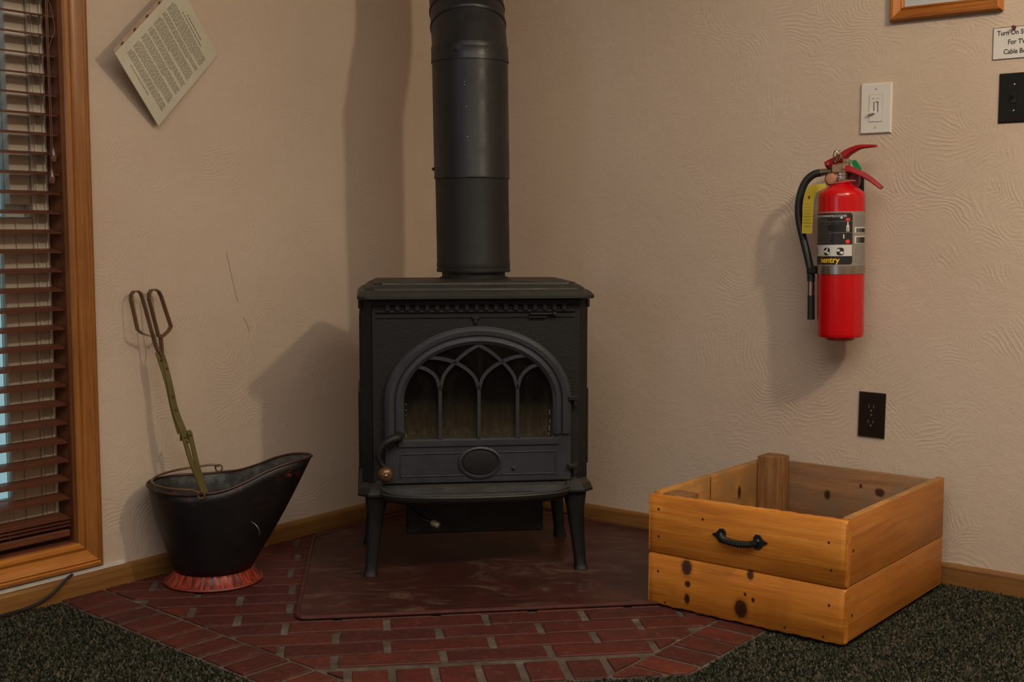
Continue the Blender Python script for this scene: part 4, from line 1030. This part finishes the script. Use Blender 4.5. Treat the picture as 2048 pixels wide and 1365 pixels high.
m.tube([Vector((-.001 + .009 * math.cos(t) * .7, -.018, .455 + .013 * math.sin(t + .4))) for t in [2 * math.pi * k / 18 for k in range(18)]], .0011, 6, closed=True); m.build('safety_pin_ring', M['chrome'], ex, smooth=True)
m = MB(); m.tube(bez([(.000, -.017, .458), (.010, -.018, .447), (.020, -.014, .440), (.030, -.008, .438)]), .0011, 6); m.build('seal_wire', M['green'], ex)
me = curve_plate([[(.020, .443), (.032, .4435), (.040, .434), (.047, .424), (.047, .418), (.040, .414), (.034, .420), (.024, .431)]], .004, .001); me.transform(Matrix.Translation((0, .010, 0))); link_mesh('green_seal', me, M['green'], ex)
# neck strap shown behind the valve, yellow inspection tag with its cord
m = MB(); m.lathe([(.0, 0), (.026, 0), (.026, .012), (.0, .012)], 28, Matrix.Translation((.016, .020, .392)) @ Matrix.Rotation(math.pi / 2, 4, 'X')); m.build('hanger_loop', plain('dark_red_paint', srgb(110, 12, 18), .35), ex, smooth=30)
m = MB(); m.tube([Vector((.004 + .031 * math.cos(t), .031 * math.sin(t), .3855 + .006 * math.cos(t + .4))) for t in [2 * math.pi * k / 32 for k in range(32)]], .0018, 6, closed=True); m.build('tag_cord', plain('pale_red_cord', srgb(176, 104, 98), .5), ex, smooth=True)
def ribbon(pts, wd, th, name, mat):
    P = bez(pts, 6); rings = []
    for i, p in enumerate(P):
        t = (P[min(i + 1, len(P) - 1)] - P[max(i - 1, 0)]).normalized(); nn = (Vector((.25, -1, 0)).normalized()); nn = (nn - t * nn.dot(t)).normalized(); sd = t.cross(nn)
        ww = wd[0] + (wd[1] - wd[0]) * min(1, i / len(P) * 2.2)
        rings.append([p + sd * ww / 2 + nn * th, p - sd * ww / 2 + nn * th, p - sd * ww / 2, p + sd * ww / 2])
    m = MB(); m.ringloft(rings); return m.build(name, mat, ex)
yt = ribbon([(-.030, -.026, .382), (-.046, -.034, .377), (-.062, -.036, .370), (-.0705, -.036, .350), (-.0735, -.036, .320), (-.0760, -.035, .262)], (.010, .0262), .0006, 'inspection_tag', M['yellow'])
m = MB()
for k in range(9): m.box((-.0735 - (.345 - .008 * k < .3) * .001, -.0368, .345 - .008 * k), (.016 + .004 * (k % 2), .0006, .0014), rot=Matrix.Rotation(math.radians(14), 3, 'Z'))
m.build('tag_print', plain('tag_print', srgb(150, 124, 24), .6), yt)
m = MB(); m.sphere((-.0700, -.0375, .353), .0028, (1, .4, 1.3), 10, 6); m.build('tag_eyelet', M['ink'], yt)
# hose
m = MB(); m.tube([(-.026, 0, .418), (-.052, 0, .416)], .0088, 14); m.tube([(-.050, 0, .416), (-.060, 0, .4155)], .0095, 14); m.build('hose_ferrule', M['chrome'], ex, smooth=30)
hp = bez([(-.056, 0, .4158), (-.074, -.004, .411), (-.092, -.008, .395), (-.104, -.010, .368), (-.110, -.011, .335), (-.1085, -.012, .300), (-.100, -.012, .262), (-.090, -.012, .225), (-.081, -.012, .190), (-.0755, -.012, .165), (-.0745, -.012, .140)], 8)
m = MB(); m.tube(hp, .0098, 14); m.build('hose', M['rubber'], ex, smooth=50)
m = MB(); m.tube([(-.0745, -.012, .140), (-.0745, -.012, .126)], .0088, 14); m.tube([(-.0745, -.012, .128), (-.0745, -.012, .104)], .0090, 14); m.build('nozzle_ferrule', M['chrome'], ex, smooth=30)
m = MB(); m.tube([(-.0745, -.012, .108), (-.0740, -.012, .088), (-.0738, -.012, .042)], [.0088, .0090, .0094], 14); m.build('nozzle', M['rubber'], ex, smooth=50)
m = MB(); m.tube([(-.0745, -.012, .160), (-.0745, -.012, .172)], .0115, 14); m.box((-.066, -.016, .167), (.020, .020, .014), bev=.002); m.build('hose_clip', M['dark_iron'], ex)

# ------------------------------------------------------------------ wall plates (right wall)
def wallthing(name, u, z, label, cat, side='r', roty=0):
    o = empty(name, wr(u, z, 0), AR) if side == 'r' else empty(name, wl(u, z, 0), AL)
    if roty: o.rotation_euler = (0, math.radians(roty), AR)
    return tag(o, label, cat)
def bevplate(w_, h_, th, mat, parent, name='cover_plate'):
    m = MB(); R = lambda i, y: [Vector((-w_ / 2 + i, y, -h_ / 2 + i)), Vector((w_ / 2 - i, y, -h_ / 2 + i)), Vector((w_ / 2 - i, y, h_ / 2 - i)), Vector((-w_ / 2 + i, y, h_ / 2 - i))]
    m.ringloft([R(0, -.0008), R(.0004, -th * .5), R(.003, -th)]); return m.build(name, mat, parent)
sw = wallthing('dimmer_switch', 1.4175, 1.193, 'white dimmer switch plate above the fire extinguisher', 'switch')
bevplate(.081, .127, .007, M['white_plastic'], sw)
m = MB(); m.box((0, -.0075, 0), (.034, .002, .067), bev=.0006); db = m.build('switch_body', M['white_plastic'], sw)
m = MB(); m.box((0, -.0070, 0), (.0355, .0010, .0685)); m.build('shadow_gap', M['label_grey'], sw)
m = MB(); m.box((-.004, -.0088, .003), (.0016, .001, .026)); m.box((.006, -.0088, .003), (.0016, .001, .026)); m.box((.003, -.0088, .0155), (.005, .001, .0016)); m.build('slider_slot', M['slot'], db)
m = MB(); m.box((-.008, -.014, -.012), (.016, .012, .005), rot=Matrix.Rotation(math.radians(-12), 3, 'Y'), bev=.001); m.build('slider_tab', M['white_plastic'], db)
m = MB(); m.box((-.006, -.0088, .0245), (.007, .0006, .0012)); m.box((.005, -.0088, .0245), (.006, .0006, .0012)); m.build('small_print', M['label_grey'], db)
for z in (-.048, .048): m = MB(); m.sphere((0, -.007, z), .0030, (1, .3, 1), 12, 6); m.build('screw', plain('ivory_screw', srgb(176, 168, 156), .5), sw)
ou = wallthing('power_outlet', 1.4265, .4105, 'dark brown duplex power outlet below the fire extinguisher', 'outlet', roty=.8)
bevplate(.071, .118, .006, M['brown_plastic'], ou)
for z in (-.0195, .0195):
    fc = [(.0165 * max(-1, min(1, 1.25 * math.cos(t))) , z + .0143 * math.sin(t)) for t in [2 * math.pi * k / 24 for k in range(24)]]
    me = curve_plate([fc], .0020); me.transform(Matrix.Translation((0, -.0065, 0))); r_ = link_mesh('receptacle', me, M['brown_plastic'], ou)
    m = MB(); m.box((-.0065, -.0076, z + .003), (.002, .0006, .0085)); m.box((.0065, -.0076, z + .003), (.002, .0006, .0070)); m.box((0, -.0076, z - .0075), (.0045, .0006, .0045), bev=.0002); m.build('slot', plain('brass_contact', srgb(120, 108, 82), .4, .3) if z < 0 else bpy.data.materials['brass_contact'], r_)
m = MB(); m.sphere((0, -.006, 0), .0032, (1, .5, 1), 12, 6); m.build('screw', M['brass'], ou)
bs = wallthing('black_switch', 1.751, 1.1975, 'black toggle switch plate at the right edge below the printed sign', 'switch')
bevplate(.0705, .1165, .006, M['black_plastic'], bs)
m = MB(); m.box((0, -.007, 0), (.010, .003, .024)); m.box((0, -.012, .005), (.006, .014, .009), rot=Matrix.Rotation(math.radians(25), 3, 'X'), bev=.001); m.build('toggle', M['slot'], bs)
for z in (-.0305, .0305): m = MB(); m.sphere((0, -.006, z), .0026, (1, .4, 1), 12, 6); m.build('screw', M['chrome'], bs)
# printed sign
sg = wallthing('printed_sign', 1.752, 1.3265, 'small white printed card pinned above the black switch', 'sign')
m = MB(); m.box((0, -.0016, 0), (.108, .0012, .0745)); m.build('card', M['card'], sg)
m = MB()
for (c, d) in (((0, -.0024, .0367), (.108, .0006, .0010)), ((0, -.0024, -.0367), (.108, .0006, .0010)), ((-.0535, -.0024, 0), (.0010, .0006, .0735)), ((.0535, -.0024, 0), (.0010, .0006, .0735))): m.box(c, d)
m.build('border_line', M['ink'], sg)
for t, z in (('Turn On Switch', .0185), ('For TV', -.0035), ('Cable Box', -.0255)):
    me = text_mesh(t, .0160, .00022, 'CENTER', .0002, .86); me.transform(Matrix.Translation((0, -.0026, z))); link_mesh('lettering', me, M['ink'], sg)
pn = tag(empty('push_pin', wr(1.746, 1.3605, .003), AR), 'dark red push pin holding the printed card', 'pin')
m = MB(); m.lathe([(.0010, 0), (.0045, .001), (.0045, .003), (.0028, .005), (.0028, .009), (.0040, .011), (.0038, .0125)], 14, Matrix.Rotation(math.pi / 2, 4, 'X')); m.build('pin_head', plain('dark_red_pin', srgb(96, 30, 24), .35), pn, smooth=40)
# framed print
fw, fh = .270, .36
fr_ = wallthing('picture_frame', 1.585, 1.4025 + fh / 2, 'honey oak picture frame above the white dimmer switch, cut by the top edge', 'picture')
fprof = [(0, 0), (0, .012), (.004, .017), (.010, .018), (.026, .011), (.029, .013), (.033, .011), (.034, .004), (.034, 0)]
def frame_piece(side):
    rings = []
    for end in (-1, 1):
        r = []
        for d, h in fprof:
            if side in ('b', 't'): s = -1 if side == 'b' else 1; r.append(Vector((end * (fw / 2 - d), -h - .002, s * (fh / 2 - d))))
            else: s = -1 if side == 'l' else 1; r.append(Vector((s * (fw / 2 - d), -h - .002, end * (fh / 2 - d))))
        rings.append(r)
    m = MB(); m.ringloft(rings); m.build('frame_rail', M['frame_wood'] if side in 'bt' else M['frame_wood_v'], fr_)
for s in 'btlr': frame_piece(s)
m = MB(); m.box((0, -.004, 0), (fw - .05, .003, fh - .05)); m.build('mat_board', plain('pale_grey_mat', srgb(182, 184, 184), .4, var=.02), fr_)
m = MB(); m.box((0, -.0058, .01), (fw - .105, .0006, fh - .095)); m.build('print', plain('grey_print', srgb(128, 132, 136), .5, var=.2, scale=14), fr_)

# ------------------------------------------------------------------ diamond-hung document (left wall)
def WL(u, z, n): return Vector(wl(u, z, n))
Lc = Vector((-.9375, 2.9045, 1.3007)); Bc = Vector((-.8812, 3.0503, 1.1450)); Rc = Vector((-.7706, 3.2180, 1.3421))
e2 = (Lc - Bc); e1 = (Rc - Bc)
xr = -e2.normalized(); l1 = e1.length; up = (e1 - xr * e1.dot(xr)).normalized(); l2 = e2.length
nrm = xr.cross(up)                                     # toward the room?
if nrm.dot(Vector((.7923, -.6101, 0))) < 0: nrm = -nrm
cen = (Lc + Rc) / 2
R = Matrix((xr, -nrm, up)).transposed()
dc = empty('paper_document', cen); dc.rotation_euler = R.to_euler()
tag(dc, 'old typed document hung as a diamond on the left wall', 'document')
m = MB(); m.box((0, 0, 0), (l2, .0022, l1), bev=.0004); m.build('sheet', M['paper'], dc)
m = MB(); m.box((-l2 / 2 - .004, .0004, 0), (.013, .0016, l1 - .002)); m.build('binding_strip', M['paper_edge'], dc)
m = MB()
for k in range(5): m.box((-l2 / 2 - .004, -.0008, -l1 * .38 + k * l1 * .19), (.005, .0006, .010), bev=.0002)
m.build('binding_hole', M['jamb'], dc)
rnd = random.Random(3); m = MB(); z = l1 / 2 - .026
xl, xrr = -l2 * .40, l2 * .41
rowi = 0
def dash_line(z, a, b, ht):
    x = a
    while x < b - .004:
        wd = rnd.uniform(.004, .013); m.box((min(x + wd / 2, b - wd / 2), -.0013, z), (wd, .0004, ht)); x += wd + .0022
dash_line(z, -.035, .045, .0026); z -= .010; dash_line(z, -.05, .055, .0022); z -= .009
while z > -l1 / 2 + .030:
    para = rnd.randint(4, 8)
    for k in range(para):
        if z < -l1 / 2 + .030: break
        dash_line(z, xl + (.008 if k == 0 else 0), xrr if k < para - 1 else rnd.uniform(-.02, .06), .0017); z -= .0042
    z -= .0045
dash_line(-l1 / 2 + .022, -.06, .03, .002)
m.build('typed_text', M['ink_pale'], dc)
m = MB(); m.sphere((0, 0, 0), .004, (1, 1, .6), 8, 6); 
o = m.build('wall_nail', M['nail'], dc, loc=dc.matrix_basis.inverted() @ WL(1.0, 1.48, .004))

# ------------------------------------------------------------------ cable
cb = bez([wl(1.420, .0665, .022), wl(1.438, .058, .022), wl(1.462, .038, .020), wl(1.490, .024, .020), wl(1.531, .0145, .022), wl(1.60, .0135, .026), wl(1.75, .0135, .03), wl(2.0, .0135, .03)], 8)
m = MB(); m.tube(cb, .0036, 8); tag(m.build('black_cable', M['rubber'], None, smooth=True), 'thin black cable drooping along the baseboard under the window', 'cable')
# thin line of wire along the right baseboard behind the stove
cb = bez([wr(.20, .030, .020), wr(.34, .027, .018), wr(.44, .022, .018), wr(.56, .0135, .018), wr(.66, .012, .020), wr(.80, .012, .022)], 8)
m = MB(); m.tube(cb, .0022, 6); tag(m.build('thin_wire', M['rubber'], None, smooth=True), 'thin dark wire along the baseboard behind the stove', 'wire')
